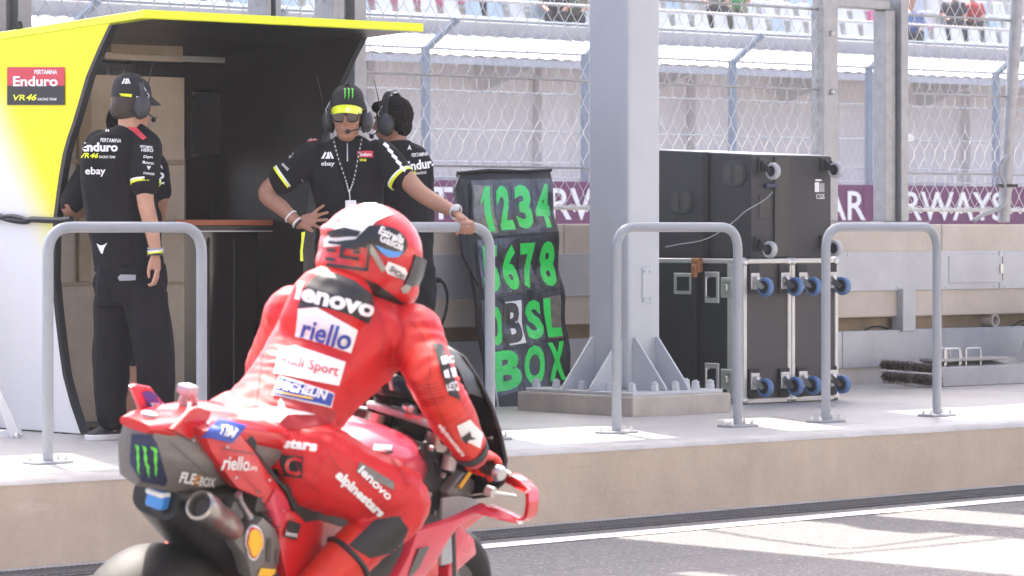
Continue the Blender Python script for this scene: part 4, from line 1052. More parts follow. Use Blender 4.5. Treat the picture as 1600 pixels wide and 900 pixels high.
limb(b, [J(597, 244), J(628, 272, -.06), J(655, 300, -.16), J(684, 318, -.26), J(712, 332, -.36)], [.058, .052, .045, .041, .029])
rail_y = on_w(726, 355, WH).y
def K(x, y, d=0): return P(x, y, rail_y+d)
wr_, kn = K(713, 333, .04), K(728, 345, -.015)
hand(b, wr_, kn, Vector((.9, .3, -.5)), [[K(728+dx, 345, -.02), K(731+dx, 350, -.046), K(731+dx*1.05, 358, -.050), K(729+dx, 366-abs(dx)*.2, -.038)] for dx in (-9, -3, 3, 8.5)],
     [K(716, 338, .0), K(713, 348, -.03), K(712, 358, -.045), K(713, 366, -.045)], wid=.040)
limb(b, [J(516, 450), J(510, 560), J(506, 668)], [.09, .065, .05]); limb(b, [J(576, 450), J(582, 560), J(586, 668)], [.09, .065, .05])
body = link_mesh('body', fuse(b, 'body', .0055, 3), 'skin_tan', t)
b = MB(); torso(b, tr[:-1]+[(J(546, 425), .188, .12)], e=.85); b.tube([J(543, 225), J(543, 213, -.01)], [.085, .070], 18)
limb(b, [J(492, 243), J(466, 263, -.02), J(441, 281, -.02)], [.086, .076, .072]); limb(b, [J(594, 243), J(614, 262, -.04), J(628, 279, -.065)], [.086, .076, .072])
sh = link_mesh('shirt', fuse(b, 'shirt', .0075, 5, .010, 7, 3, (1, 1, .7)), 'shirt', t)
b = MB(); torso(b, [(J(546, 412), .180, .115), (J(546, 445), .188, .125), (J(546, 480), .18, .12)])
pant(b, J(519, 470), J(511, 560), J(506, 652), (.118, .095, .085)); pant(b, J(575, 470), J(582, 560), J(587, 652), (.118, .095, .085))
link_mesh('trousers', fuse(b, 'trousers', .010, 5, .010, 6, 4), 'trousers', t)
for x in (506, 587):
    a = J(x, 680); shoe(t, Vector((a.x, a.y+.06, ZP)), Vector((a.x+(.05 if x > 550 else -.05), a.y-.20, ZP)))
MB().ell(hc+hup*.01-hff*.03, (.080, .084, .095), hr, hff, hup, 18, 12).build('hair', 'hair', t, smooth=60)
cp = cap(t, hc, hff, hup, brim='lime')
headset(t, hc, hff, hup, mic=-1, ant=1)
decal('logo', CLAWS, (536, 156), (17, 0), (0, -18), cp, 'clawgreen', cp)
# sunglasses
g = MB()
for s in (-1, 1):
    q = hc+hff*.100+hup*.006+hr*(.034*s); pts = [q+hr*(a*.030)+hup*(c_*.021) for a, c_ in ((-1, .9), (1, 1), (1.05, .2), (.8, -.8), (.3, -1), (-.4, -1), (-.85, -.7))]
    g.prism(pts, hff*.004)
gl = g.build('sunglasses', 'lens', t)
fr2 = MB()
for s in (-1, 1):
    q = hc+hff*.103+hup*.006+hr*(.034*s); pts = [q+hr*(a*.032)+hup*(c_*.023) for a, c_ in ((-1, .9), (1, 1), (1.05, .2), (.8, -.8), (.3, -1), (-.4, -1), (-.85, -.7))]
    MB().tube(pts, .004, 6, closed=True).build('rim', 'gloss_black', gl, smooth=60)
    MB().tube([hc+hff*.100+hup*.022+hr*(.066*s), hc+hff*.07+hup*.02+hr*(.080*s), hc+hup*.014+hr*(.084*s)], .004, 6).build('temple', 'gloss_black', gl)
MB().tube([hc+hff*.105+hup*.018-hr*.010, hc+hff*.108+hup*.017, hc+hff*.105+hup*.018+hr*.010], .004, 6).build('bridge', 'gloss_black', gl)
tee_text(sh, sh, [('ebay', 502, 261, 21, 9, 0, .02, 0, 'print_white'), ('PERTAMINA', 481, 221, 22, 5, -8, .02, .1, 'print_white'), ('PERTAMINA', 570, 217, 22, 5, 8, .02, .1, 'print_white'),
                  ('HERO', 461, 238, 12, 6, -50, .02, 0, 'print_white'), ('Dyn', 454, 249, 10, 6, -50, .03, 0, 'print_white'), ('DAINESE', 440, 258, 13, 4, 45, .02, 0, 'print_white')])
decal('badge', RECT, (558, 246), (25, 0), (0, -10), sh, 'signred', sh)
tee_text(sh, sh, [('Enduro', 562, 244, 18, 5, 0, .03, 0, 'print_white'), ('VR46', 562, 252, 10, 4, 0, .03, .2, 'flyellow')])
decal('logo', multi([(0, 0), (.2, 0), (.42, .8), (.3, 1)], [(.3, 0), (.5, 0), (.62, .5), (.55, .8)], [(.5, 0), (.7, 0), (.6, 1), (.45, .8)], [(.8, 0), (1, 0), (.75, 1), (.62, .8)]), (502, 248), (20, 0), (0, -11), sh, 'print_white', sh)
for a_ in ((479, 224, 495, 214), (567, 211, 590, 216)):
    decal('shoulder_stripe', poly([(0, 0), (.1, .5), (1, 1), (.95, .4)]), (a_[0]-8, a_[1]-1), (a_[2]-a_[0]+10, 0 if a_[1] > a_[3] else 6), (0, -8), sh, 'signred', sh)
for k in range(5):
    decal('sleeve_logo', poly([(0, 0), (1, .1), (.9, 1), (.1, .9)]), (598+k*6.5, 226+k*9), (8, 8), (3, -5), sh, 'print_white', sh)
for x0, y0, x1, y1 in ((427, 268, 456, 290), (612, 292, 641, 266)):
    a_ = J((x0+x1)/2, (y0+y1)/2, -.022 if x0 < 500 else -.07); d_ = (J(441, 281)-J(466, 263)).normalized() if x0 < 500 else (J(628, 279, -.065)-J(594, 243)).normalized()
    MB().tube([a_-d_*.006, a_+d_*.006], [.0745, .0745], 24).build('sleeve_cuff', 'flyellow', sh, smooth=60)
    MB().tube([a_-d_*.015, a_-d_*.006], [.0755, .0755], 24).build('sleeve_cuff', 'print_white', sh, smooth=60)
decal('side_vent', poly([(0, 1), (.35, .9), (.75, .4), (1, 0), (.7, 0), (.55, .4)]), (471, 330), (14, 0), (0, -50), sh, 'print_white', sh)
# lanyard, zip, badge
for pts in ([(520, 213), (528, 245), (540, 280), (545, 300)], [(566, 213), (560, 245), (553, 280), (546, 300)], [(546, 298), (547, 312), (547, 322)]):
    sp2 = spline([Vector((x, y, 0)) for x, y in pts], 10); T_ = bvh_of(sh); b = MB(); o3 = []
    for q in sp2:
        d = Vector(((q.x-CX)/F, 1, (HY-q.y)/F)).normalized(); h = T_.ray_cast(Vector((0, 0, CZ)), d)
        if h[0] is not None: o3.append(h[0]-d*.008)
    if len(o3) > 2:
        l_ = MB().tube(o3, .0055, 6).build('lanyard', 'satin_black', t, smooth=60)
        b2 = MB()
        for q in o3[::2]: b2.box(q-VY*.004, (.004, .006, .009))
        tag(b2.build('lanyard_print', 'print_white', l_), kind='stuff')
MB().box(J(548, 326, -.15), (.055, .008, .085)).build('pass_card', 'white', t, bevel=.003)
decal('zip', RECT, (542, 252), (1.6, 0), (0, -28), sh, 'steel', sh)
# watch, bracelets, ribbon
q = P(712, 331, rail_y+.05); d_ = (J(712, 332, -.36)-J(684, 318, -.26)).normalized(); e_ = d_.orthogonal().normalized(); g_ = d_.cross(e_)
w_ = MB().tube([q+(e_*math.cos(a)+g_*math.sin(a))*.033 for a in [2*math.pi*i/18 for i in range(18)]], .008, 8, closed=True).build('watch', 'steel', t, smooth=60)
MB().lathe([(.019, 0), (.019, .010), (.015, .012)], q+Vector((.0, -.030, .016)), Vector((.05, -.8, .5)), 18).build('watch_face', 'alu', w_, smooth=40)
d_ = (J(466, 349, -.13)-J(440, 325, -.09)).normalized(); e_ = d_.orthogonal().normalized(); g_ = d_.cross(e_)
for f_, m_ in ((.55, 'white'), (.95, 'print_white'), (1.08, 'blackplastic')):
    q = J(440, 325, -.09).lerp(J(466, 349, -.13), f_); rr = .041+(-.011)*f_
    MB().tube([q+(e_*math.cos(a)+g_*math.sin(a))*rr for a in [2*math.pi*i/16 for i in range(16)]], .0045, 6, closed=True).build('bracelet', m_, t, smooth=60)
MB().prism([J(x, y, -.17) for x, y in ((471, 363), (477, 362), (475, 376), (473, 392), (474, 408), (469, 408), (469, 392), (471, 376))], VY*.004).build('ribbon', 'lime', t)
MB().tube([K(732, 353.5, -.05)+(ZV*math.cos(a)*.003+(VX*math.cos(a)*.4+VY*math.sin(a))*.0105) for a in [2*math.pi*i/12 for i in range(12)]], .0018, 5, closed=True).build('ring', 'alu', t)

# ================================================================== dark-haired man turned away
Y0 = 19.0
t = thing('person', 'person with dark hair and headset turned away behind the sunglasses man', 'person', on_z(636, 672, ZP))
hc = J(613, 190); hf = Vector((-.86, .5, -.10)).normalized(); yaw = .55
b = MB(); hr, hff, hup = head_shape(b, hc, hf, ZV, J(624, 228))
tr = [(J(625, 222), .07, .06), (J(625, 232), .14, .085), (J(628, 255), .175, .105), (J(632, 310), .165, .11), (J(634, 380), .155, .10), (J(634, 430), .155, .10), (J(634, 455), .15, .10)]
torso(b, [(c, a-.015, d-.012) for c, a, d in tr], yaw)
limb(b, [J(648, 250, .06), J(655, 300, .12), J(640, 340, .2)], [.055, .046, .034]); limb(b, [J(606, 250, -.05), J(596, 300, .0), J(590, 330, .12)], [.055, .046, .034])
limb(b, [J(620, 450), J(620, 560), J(620, 660)], [.08, .06, .045]); limb(b, [J(648, 450), J(650, 560), J(650, 660)], [.08, .06, .045])
body = link_mesh('body', fuse(b, 'body', .0065, 3), 'skin_tan', t)
b = MB(); torso(b, tr[:-1]+[(J(634, 428), .165, .112)], yaw, e=.85); b.tube([J(624, 232), J(623, 219)], [.078, .066], 18)
limb(b, [J(645, 250, .05), J(652, 290, .10)], [.08, .072]); limb(b, [J(608, 250, -.05), J(600, 290, -.02)], [.08, .072])
sh = link_mesh('shirt', fuse(b, 'shirt', .008, 5, .009, 7, 8), 'shirt', t)
b = MB(); torso(b, [(J(634, 415), .158, .105), (J(635, 450), .165, .115), (J(635, 475), .16, .11)], yaw)
pant(b, J(620, 462), J(620, 560), J(620, 645), (.105, .088, .078)); pant(b, J(650, 462), J(651, 560), J(650, 645), (.105, .088, .078))
link_mesh('trousers', fuse(b, 'trousers', .010, 5, .010, 6, 9), 'trousers', t)
for x in (620, 650):
    a = J(x, 668); shoe(t, Vector((a.x+.05, a.y-.05, ZP)), Vector((a.x-.12, a.y+.15, ZP)))
b = MB(); b.ell(hc+hup*.034-hff*.020, (.086, .104, .100), hr, hff, hup, 20, 14); b.ell(hc-hup*.02-hff*.062, (.066, .042, .068), hr, hff, hup, 16, 10); b.ell(hc+hup*.085+hff*.06, (.06, .05, .035), hr, hff, hup, 14, 10)
link_mesh('hair', fuse(b, 'hair', .006, 2, .006, 40, 3), 'hair', t)
headset(t, hc, hff, hup, mic=-1, ant=-1, over=.135)
MB().box(hc+hup*.152-hff*.012, (.035, .05, .008), hr, hff, hup).build('headset_label', 'white', t)
tee_text(sh, sh, [('PERTAMINA', 643, 246, 25, 6, -6, .02, .1, 'print_white'), ('Enduro', 634, 268, 50, 15, -8, .04, 0, 'print_white'), ('46', 640, 275, 10, 7, -6, .03, .2, 'flyellow'), ('RACING', 650, 273, 16, 4, -6, .02, .2, 'print_white')])
decal('logo', poly([(0, 0), (.5, 1), (1, 0), (.5, .3)]), (636, 235), (7, 0), (0, -9), sh, 'print_white', sh)
decal('shoulder_stripe', poly([(0, 1), (.4, 1), (1, 0), (.5, 0)]), (603, 237), (18, -3), (0, -9), sh, 'signred', sh)
# ================================================================== racing motorcycle (local axes: x forward, y left, z up; leaning to its right)
bh, bl_ = .5317, .2529
Hv = Vector((math.sin(bh), math.cos(bh), 0)); Rv = Vector((math.cos(bh), -math.sin(bh), 0))
UPB = ZV*math.cos(bl_) + Rv*math.sin(bl_); RTB = Rv*math.cos(bl_) - ZV*math.sin(bl_); LFB = -RTB
OB = Vector((-1.054, 9.586, zroad(5.6)))
MBK = Matrix(((Hv.x, LFB.x, UPB.x, OB.x), (Hv.y, LFB.y, UPB.y, OB.y), (Hv.z, LFB.z, UPB.z, OB.z), (0, 0, 0, 1)))
def L(x, y, z): return MBK @ Vector((x, y, z))
def bpx(x, y, ly):
    d = Vector(((x-CX)/F, 1, (HY-y)/F)); C = Vector((0, 0, CZ)); tt = (ly - LFB.dot(C-OB))/LFB.dot(d); return C+d*tt
bike = thing('racing_motorcycle', 'red racing motorcycle with tail wings leaning into the pit lane', 'motorcycle', None, mat=MBK)
def bpanel(name, pts, ly, th, mat, bevel=.004, parent=bike, smooth=0):
    q = [bpx(p[0], p[1], p[2] if len(p) > 2 else ly) for p in pts]
    return MB().prism(q, LFB*th).build(name, mat, parent, bevel=bevel, seg=2, smooth=smooth)
def bloft(secs, n=None): return MB().loft([[L(x, y, z) for y, z in s] for x, s in secs])
def rsec(hw, z0, z1, e=.7, n=20, yc=0.):
    zc, hz_ = (z0+z1)/2, (z1-z0)/2; o = []
    for k in range(n):
        t = 2*math.pi*k/n; c, s = math.cos(t), math.sin(t); o.append((yc+hw*math.copysign(abs(c)**e, c), zc+hz_*math.copysign(abs(s)**e, s)))
    return o
# wheels
def wheel(cx, cz, r, hw, name):
    A = L(cx, 0, cz); prof = [(r-.10, -hw*.75), (r-.075, -hw*.95), (r-.045, -hw), (r-.018, -hw*.82), (r-.004, -hw*.45), (r, 0), (r-.004, hw*.45), (r-.018, hw*.82), (r-.045, hw), (r-.075, hw*.95), (r-.10, hw*.75)]
    w = MB().lathe(prof, A, LFB, 72, caps=False).build(name, 'tyre', bike, smooth=50)
    MB().lathe([(r-.10, -hw*.75), (r-.125, -hw*.7), (r-.125, hw*.7), (r-.10, hw*.75)], A, LFB, 48, caps=False).build('rim', 'gloss_black', w, smooth=40)
    for k in range(5):
        a = 2*math.pi*k/5; d = L(math.cos(a), 0, math.sin(a))-L(0, 0, 0); MB().tube([A+d*.03, A+d*(r-.12)], [.022, .014], 8).build('spoke', 'gloss_black', w, smooth=60)
    MB().lathe([(.035, -hw*.8), (.035, hw*.8)], A, LFB, 20).build('hub', 'steel', w, smooth=40)
    return w
wheel(0, .325, .325, .098, 'rear_wheel'); wheel(1.44, .30, .30, .062, 'front_wheel')
# swingarm, engine mass, belly
MB().loft([[L(x, y+a, z+c) for a, c in ((-.02, -.04), (.02, -.04), (.02, .04), (-.02, .04))] for x, y, z in ((0, -.13, .33), (.25, -.12, .40), (.50, -.09, .46))]).build('swingarm', 'carbon', bike, bevel=.006)
MB().loft([[L(x, y+a, z+c) for a, c in ((-.02, -.04), (.02, -.04), (.02, .04), (-.02, .04))] for x, y, z in ((0, .13, .33), (.25, .12, .40), (.50, .09, .46))]).build('swingarm', 'carbon', bike, bevel=.006)
bloft([(.45, rsec(.14, .35, .80)), (.75, rsec(.17, .26, .82)), (1.05, rsec(.15, .26, .80))]).build('engine', 'enginedark', bike, smooth=40)
bloft([(.40, rsec(.13, .16, .45)), (.80, rsec(.19, .12, .60)), (1.15, rsec(.18, .16, .66))]).build('belly_fairing', 'bikered', bike, smooth=40)
# tail: carbon box, rear plate, red cowl
tb_ = [(-.245, [(-.050, 1.0), (.050, 1.0), (.056, .93), (.03, .855), (-.03, .84), (-.060, .93)]), (-.10, [(-.085, 1.0), (.085, 1.0), (.10, .93), (.06, .84), (-.06, .82), (-.105, .92)]),
       (.08, [(-.11, 1.0), (.11, 1.0), (.125, .94), (.09, .85), (-.09, .84), (-.125, .92)]), (.26, [(-.12, .99), (.12, .99), (.13, .94), (.10, .87), (-.10, .86), (-.13, .92)])]
tail = bloft(tb_).build('tail_box', 'carbongrey', bike, bevel=.010, seg=2, smooth=35)
cowl = bloft([(-.262, rsec(.050, .985, 1.012)), (-.20, rsec(.070, .975, 1.022)), (-.05, rsec(.100, .960, 1.028)), (.10, rsec(.128, .945, 1.028)), (.22, rsec(.140, .925, 1.02)), (.34, rsec(.135, .90, .985))]).build('tail_cowl', 'bikered', bike, smooth=45)
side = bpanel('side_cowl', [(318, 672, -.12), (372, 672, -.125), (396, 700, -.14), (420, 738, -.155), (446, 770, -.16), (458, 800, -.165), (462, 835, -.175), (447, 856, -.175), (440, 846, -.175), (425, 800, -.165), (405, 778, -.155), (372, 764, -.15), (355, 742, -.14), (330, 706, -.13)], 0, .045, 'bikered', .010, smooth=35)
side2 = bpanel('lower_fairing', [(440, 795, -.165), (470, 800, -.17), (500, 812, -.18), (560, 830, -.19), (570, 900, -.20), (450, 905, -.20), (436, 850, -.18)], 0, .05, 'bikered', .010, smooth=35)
# rear plate print
rp = decal('rear_plate', poly([(.05, 1), (.55, .98), (.70, .84), (1, .12), (.92, .02), (.30, .10), (.0, .45)]), (204, 760), (57, 0), (0, -82), tail, 'navy', tail, off=.004)
decal('claw_mark', CLAWS, (213, 744), (34, 5), (-2, -50), tail, 'clawgreen', tail, off=.007)
dtext('lettering', 'FLE', 278, 752, 26, 17, tail, 'print_white', tail, ang=8, bold=.03, shear=.25, off=.005)
dtext('lettering', 'X', 298, 757, 12, 18, tail, 'orangeprint', tail, ang=8, bold=.03, shear=.25, off=.0045)
dtext('lettering', '-BOX', 305, 757, 30, 15, tail, 'print_white', tail, ang=6, bold=.03, shear=.2, off=.005)
# wings, aerial puck, camera, rain light
lw = bpanel('tail_wing', [(206, 604), (214, 601), (236, 605), (268, 646), (262, 652), (228, 660)], .095, .014, 'bikepink', .004)
decal('wing_print', RECT, (237, 647), (27, -2), (-17, -35), lw, 'blue', lw, off=.003); dtext('lettering', 'TIM', 233, 639, 20, 10, lw, 'print_white', lw, bold=.03, off=.005)
rw_ = bpanel('tail_wing', [(270, 672), (302, 638), (312, 636), (331, 643), (328, 654), (300, 688)], -.085, .014, 'bikered', .004)
pk = bpx(232, 656, .0); MB().lathe([(.022, 0), (.024, .008), (.022, .018), (.012, .022)], pk, UPB, 20).build('aerial_puck', 'tape_grey', bike, smooth=40)
MB().tube([bpx(288, 652, .05), bpx(286, 625, .05), bpx(292, 612, .05)], [.010, .012, .014], 8).build('camera_stalk', 'tape_grey', bike, smooth=60)
MB().box(bpx(293, 608, .05), (.05, .04, .026), Hv, LFB, UPB).build('camera', 'seat_blue', bike, bevel=.008, seg=2)
MB().tube([bpx(300, 614, .05), bpx(306, 634, .05)], [.010, .008], 8).build('camera_stalk', 'seat_blue', bike, smooth=60)
rl = MB().box(bpx(247, 779, -.02), (.04, .055, .05), Hv, LFB, UPB).build('rain_light', 'skyblue', bike, bevel=.006)
MB().box(bpx(247, 770, -.02), (.042, .057, .014), Hv, LFB, UPB).build('light_cap', 'white', rl, bevel=.004)
MB().box(bpx(255, 792, -.02), (.05, .05, .03), Hv, LFB, UPB).build('light_bracket', 'blackplastic', bike, bevel=.006)
MB().tube([bpx(254, 796, -.02), bpx(252, 814, -.02)], .006, 6).build('light_bracket', 'blackplastic', bike)
decal('sponsor_plate', RECT, (316, 681), (44, 11), (24, -26), [cowl, side], 'blue', cowl, off=.006); decal('lettering', text2d('TIM', .03), (335, 677), (24, 6), (9, -10), [cowl, side], 'print_white', cowl, off=.010)
dtext('lettering', 'riello', 346, 733, 42, 22, [side, cowl, tail], 'print_white', side, ang=4, bold=.02, shear=.1, off=.004); dtext('lettering', 'UPS', 386, 734, 14, 6, side, 'print_white', side, ang=4, bold=.02, off=.004)
decal('pale_panel', poly([(0, .1), (.55, 1), (1, .6), (.75, 0)]), (402, 822), (50, 0), (0, -60), side, 'bikepink', side, off=.003)
decal('black_tag', RECT, (441, 838), (20, 6), (8, -26), [side, side2], 'print_black', side, off=.005); dtext('lettering', 'lenovo', 443, 836, 18, 8, [side, side2], 'print_white', side, ang=10, off=.007)
# under-tail black, exhaust and its heat shield with the shell mark
bloft([(-.10, rsec(.075, .74, .84)), (.10, rsec(.12, .62, .86)), (.34, rsec(.14, .50, .88)), (.50, rsec(.13, .48, .88))]).build('under_tail', 'enginedark', bike, smooth=40)
e0, e1 = bpx(312, 789, -.15), bpx(388, 845, -.15); ed = (e1-e0).normalized()
ex = MB().lathe([(.030, .03), (.030, .002), (.034, -.004), (.041, .0), (.043, .012), (.043, .055), (.039, .065), (.040, .12), (.036, .17), (.030, .20)], e0, ed, 32, caps=False).build('exhaust', 'titan', bike, smooth=35)
MB().lathe([(.030, .03), (.003, .032)], e0, ed, 24).build('exhaust_mouth', 'groove', ex)
MB().box(bpx(365, 795, -.13), (.07, .04, .04), ed, LFB, ed.cross(LFB)).build('exhaust_bracket', 'carbon', bike, bevel=.006)
MB().tube([bpx(372, 772, -.155), bpx(376, 784, -.155), bpx(384, 798, -.15), bpx(390, 808, -.15)], [.011, .008, .010, .012], 8).build('exhaust_clip', 'steel', bike, smooth=60)
hs_ = bpanel('heat_shield', [(366, 846, -.16), (400, 822, -.17), (412, 808, -.17), (432, 826, -.175), (439, 850, -.18), (436, 880, -.19), (425, 905, -.19), (394, 905, -.18), (384, 870, -.17)], 0, .05, 'carbongrey', .008, smooth=35)
decal('shield_slot', RECT, (415, 878), (6, 0), (2, -38), hs_, 'groove', hs_, off=.003); decal('shield_slot', RECT, (429, 885), (4, 0), (2, -28), hs_, 'groove', hs_, off=.003)
pec = lambda k: [(.5+.5*k*math.sin(a)*(1 if c > -.3 else .8), .45+.5*k*c) for a, c in [(2*math.pi*i/22, math.cos(2*math.pi*i/22)) for i in range(22)]]
decal('shell_mark', poly(pec(1.12)), (381, 868), (26, 4), (4, -48), hs_, 'print_white', hs_, off=.004); decal('shell_mark', poly(pec(.98)), (381, 868), (26, 4), (4, -48), hs_, 'signred', hs_, off=.006); decal('shell_mark', poly(pec(.86)), (381, 868), (26, 4), (4, -48), hs_, 'shellyellow', hs_, off=.008)
decal('shield_print', RECT, (401, 899), (24, 2), (5, -12), hs_, 'shellyellow', hs_, off=.004)
# seat pad and its black side
bpanel('seat_pad', [(365, 664, -.10), (386, 660, -.10), (398, 690, -.13), (402, 726, -.14), (440, 752, -.16), (478, 772, -.16), (490, 790, -.17), (500, 815, -.18), (478, 818, -.18), (458, 795, -.17), (448, 770, -.165), (420, 738, -.155), (396, 700, -.14)], 0, .20, 'suit_black', .008, smooth=35)
# tank
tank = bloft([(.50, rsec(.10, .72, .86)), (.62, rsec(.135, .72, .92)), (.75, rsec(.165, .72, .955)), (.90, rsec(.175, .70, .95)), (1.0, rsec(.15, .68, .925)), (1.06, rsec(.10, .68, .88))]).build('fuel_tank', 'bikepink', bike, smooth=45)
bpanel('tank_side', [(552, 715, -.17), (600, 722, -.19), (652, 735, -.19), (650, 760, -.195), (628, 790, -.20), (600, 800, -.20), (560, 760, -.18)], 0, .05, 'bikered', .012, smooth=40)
decal('tank_label', RECT, (581, 704), (28, 3), (3, -10), tank, 'print_white', tank, off=.003)
for x, y in ((598, 708), (619, 727)): decal('tank_vent', RECT, (x, y), (13, 2), (3, -5), tank, 'groove', tank, off=.003)
bpanel('tank_guard', [(630, 758, -.20), (655, 742, -.20), (660, 752, -.20), (650, 790, -.20), (636, 800, -.20)], 0, .02, 'helmet_grey', .004)
# yokes, forks, bars
yk = MB().prism([L(*p) for p in ((1.03, -.05, .955), (1.06, -.14, .945), (1.12, -.145, .94), (1.15, -.05, .94), (1.15, .05, .94), (1.12, .145, .94), (1.06, .14, .945), (1.03, .05, .955))], UPB*.022).build('top_yoke', 'tape_grey', bike, bevel=.006, smooth=35)
for s in (-1, 1):
    a, c = L(1.085, .105*s, .995), L(1.40, .105*s, .32)
    fk = MB().tube([a, a.lerp(c, .35), a.lerp(c, .36), c], [.027, .027, .030, .026], 18).build('fork_leg', 'enginedark', bike, smooth=50)
    MB().lathe([(.034, 0), (.034, .018), (.026, .024), (.012, .024)], a, UPB, 22).build('fork_cap', 'gloss_black' if s > 0 else 'steel', fk, smooth=35)
    MB().lathe([(.026, 0), (.026, .004), (.020, .004)], a+UPB*.0245, UPB, 22).build('cap_ring', 'alu', fk, smooth=35)
    MB().tube([L(1.085, .11*s, .93), L(1.055, .20*s, .925), L(.985, .375*s, .908)], [.02, .014, .0125], 12).build('handlebar', 'enginedark', bike, smooth=60)
    MB().lathe([(.038, -.025), (.038, .025)], L(1.09, .108*s, .915), UPB, 22).build('bar_clamp', 'titan', bike, smooth=35)
    g0, g1 = L(1.012, .27*s, .916), L(.984, .38*s, .907); MB().tube([g0, g1], .0175, 14).build('grip', 'rubber', bike, smooth=60)
    MB().lathe([(.022, 0), (.024, .01), (.018, .022)], g1, g1-g0, 18).build('bar_end', 'steel', bike, smooth=35)
MB().lathe([(.024, 0), (.024, .014), (.017, .02), (.008, .02)], L(1.075, 0, .975), UPB, 20).build('stem_nut', 'steel', bike, smooth=35)
decal('race_number', text2d('63', .04), (631, 652), (30, 4), (5, -12), yk, 'signred', yk, off=.003)
bpanel('dash_mount', [(596, 596, .02), (622, 585, .02), (650, 600, .0), (655, 625, .0), (625, 622, .02), (600, 618, .02)], .02, .10, 'enginedark', .008)
bpanel('dash', [(612, 592, -.01), (640, 598, -.01), (646, 618, -.01), (616, 612, -.01)], -.01, .02, 'screen', .004)
bpanel('frame_spar', [(655, 690, -.12), (700, 705, -.13), (735, 740, -.15), (720, 790, -.17), (700, 830, -.18), (650, 850, -.18), (640, 800, -.17), (655, 745, -.15)], 0, .20, 'enginedark', .010)
bpanel('intake_duct', [(700, 770, -.19), (728, 738, -.19), (742, 752, -.19), (742, 775, -.19), (722, 790, -.19), (702, 788, -.19)], 0, .04, 'carbongrey', .008)
MB().tube([bpx(718, 762, -.2), bpx(735, 738, -.2)], .006, 6).build('gold_pin', 'shellyellow', bike)
MB().lathe([(.022, -.02), (.022, .02)], bpx(702, 722, -.16), UPB, 16).build('reservoir', 'alu', bike, smooth=40)
for pts in ([(664, 690), (668, 730), (672, 770), (668, 800)], [(680, 720), (690, 760), (684, 800)], [(712, 742), (716, 752), (706, 768)], [(655, 700), (662, 720), (660, 760)]):
    MB().tube(spline([bpx(x, y, -.145) for x, y in pts], 4), .005, 6).build('hose', 'rubber', bike, smooth=60)
for x, y, m_ in ((672, 700, 'steel'), (690, 742, 'steel'), (668, 772, 'alu'), (676, 800, 'tape_grey'), (705, 735, 'steel')):
    MB().lathe([(.008, 0), (.008, .010)], bpx(x, y, -.16), -LFB, 8).build('fastener', m_, bike)
# brake lever and guard
MB().tube([bpx(765, 770, -.35), bpx(790, 773, -.38), bpx(806, 775, -.40)], [.008, .006, .005], 8).build('lever_guard', 'alu', bike, smooth=60)
MB().lathe([(.016, -.012), (.016, .012)], bpx(766, 768, -.35), -LFB, 14).build('guard_pivot', 'alu', bike, smooth=40)
MB().tube([L(1.07, -.16, .915), L(1.09, -.27, .905), L(1.065, -.38, .895)], [.010, .007, .006], 8).build('brake_lever', 'alu', bike, smooth=60)
pm('smoked', (.03, .034, .036), .5, var=.1, spec=.3)
# nose fairing and screen
rim = [(0, 1.165), (-.07, 1.15), (-.135, 1.10), (-.195, 1.04), (-.245, .97), (-.282, .90), (-.288, .835), (-.25, .785), (-.17, .75)]
rimf = rim + [(-y, z) for y, z in reversed(rim[1:])]
def fair(k, x): return [L(x - (.10 if z > 1.0 else .0)*(k == 1)*0, y*k, .86+(z-.86)*k*(1 if z > .86 else .9)) for y, z in rimf]
MB().loft([fair(1, 1.20), fair(.80, 1.27), fair(.58, 1.36), fair(.34, 1.46), fair(.10, 1.55)], caps=False).build('nose_fairing', 'bikered', bike, smooth=40)
MB().loft([fair(.985, 1.198), fair(.77, 1.262), fair(.55, 1.35), fair(.31, 1.445), fair(.02, 1.53)], caps=False).build('fairing_lining', 'gloss_black', bike, smooth=40)
MB().tube([L(1.198, y, z) for y, z in rimf], .006, 8, closed=True).build('fairing_rim', 'blackplastic', bike, smooth=60)
sc_ = [[L(x, y, z) for y, z in ((0, 1.175+a), (-.06, 1.16+a), (-.12, 1.118+a), (-.165, 1.065+a), (-.165, 1.060+a), (-.12, 1.110+a), (-.06, 1.152+a), (0, 1.167+a), (.06, 1.152+a), (.12, 1.11+a), (.165, 1.06+a), (.165, 1.065+a), (.12, 1.118+a), (.06, 1.16+a))] for x, a in ((1.10, .012), (1.15, .004), (1.193, -.006))]
MB().loft(sc_).build('windscreen', 'smoked', bike, smooth=50)
# right fairing panel, wing loop, front duct
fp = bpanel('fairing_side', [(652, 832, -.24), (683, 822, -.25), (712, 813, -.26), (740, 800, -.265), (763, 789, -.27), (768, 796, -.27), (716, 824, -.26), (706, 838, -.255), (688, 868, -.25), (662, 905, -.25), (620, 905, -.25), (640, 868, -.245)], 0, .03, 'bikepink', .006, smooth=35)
bpanel('fairing_slot', [(655, 858, -.252), (671, 854, -.252), (656, 886, -.252), (644, 900, -.252), (638, 900, -.252)], 0, .004, 'carbon', .0)
bpanel('inner_panel', [(692, 780, -.205), (716, 775, -.205), (738, 778, -.205), (757, 790, -.21), (712, 812, -.21), (690, 818, -.21)], 0, .01, 'tape_grey', .003)
bpanel('front_duct', [(708, 830, -.13), (722, 822, -.13), (742, 842, -.13), (746, 866, -.13), (718, 890, -.13), (712, 905, -.13), (700, 905, -.13), (704, 860, -.13)], 0, .05, 'bikepink', .010, smooth=35)
bpanel('front_duct', [(690, 845, -.15), (706, 836, -.15), (708, 880, -.15), (690, 885, -.15)], 0, .02, 'fargrey', .006)
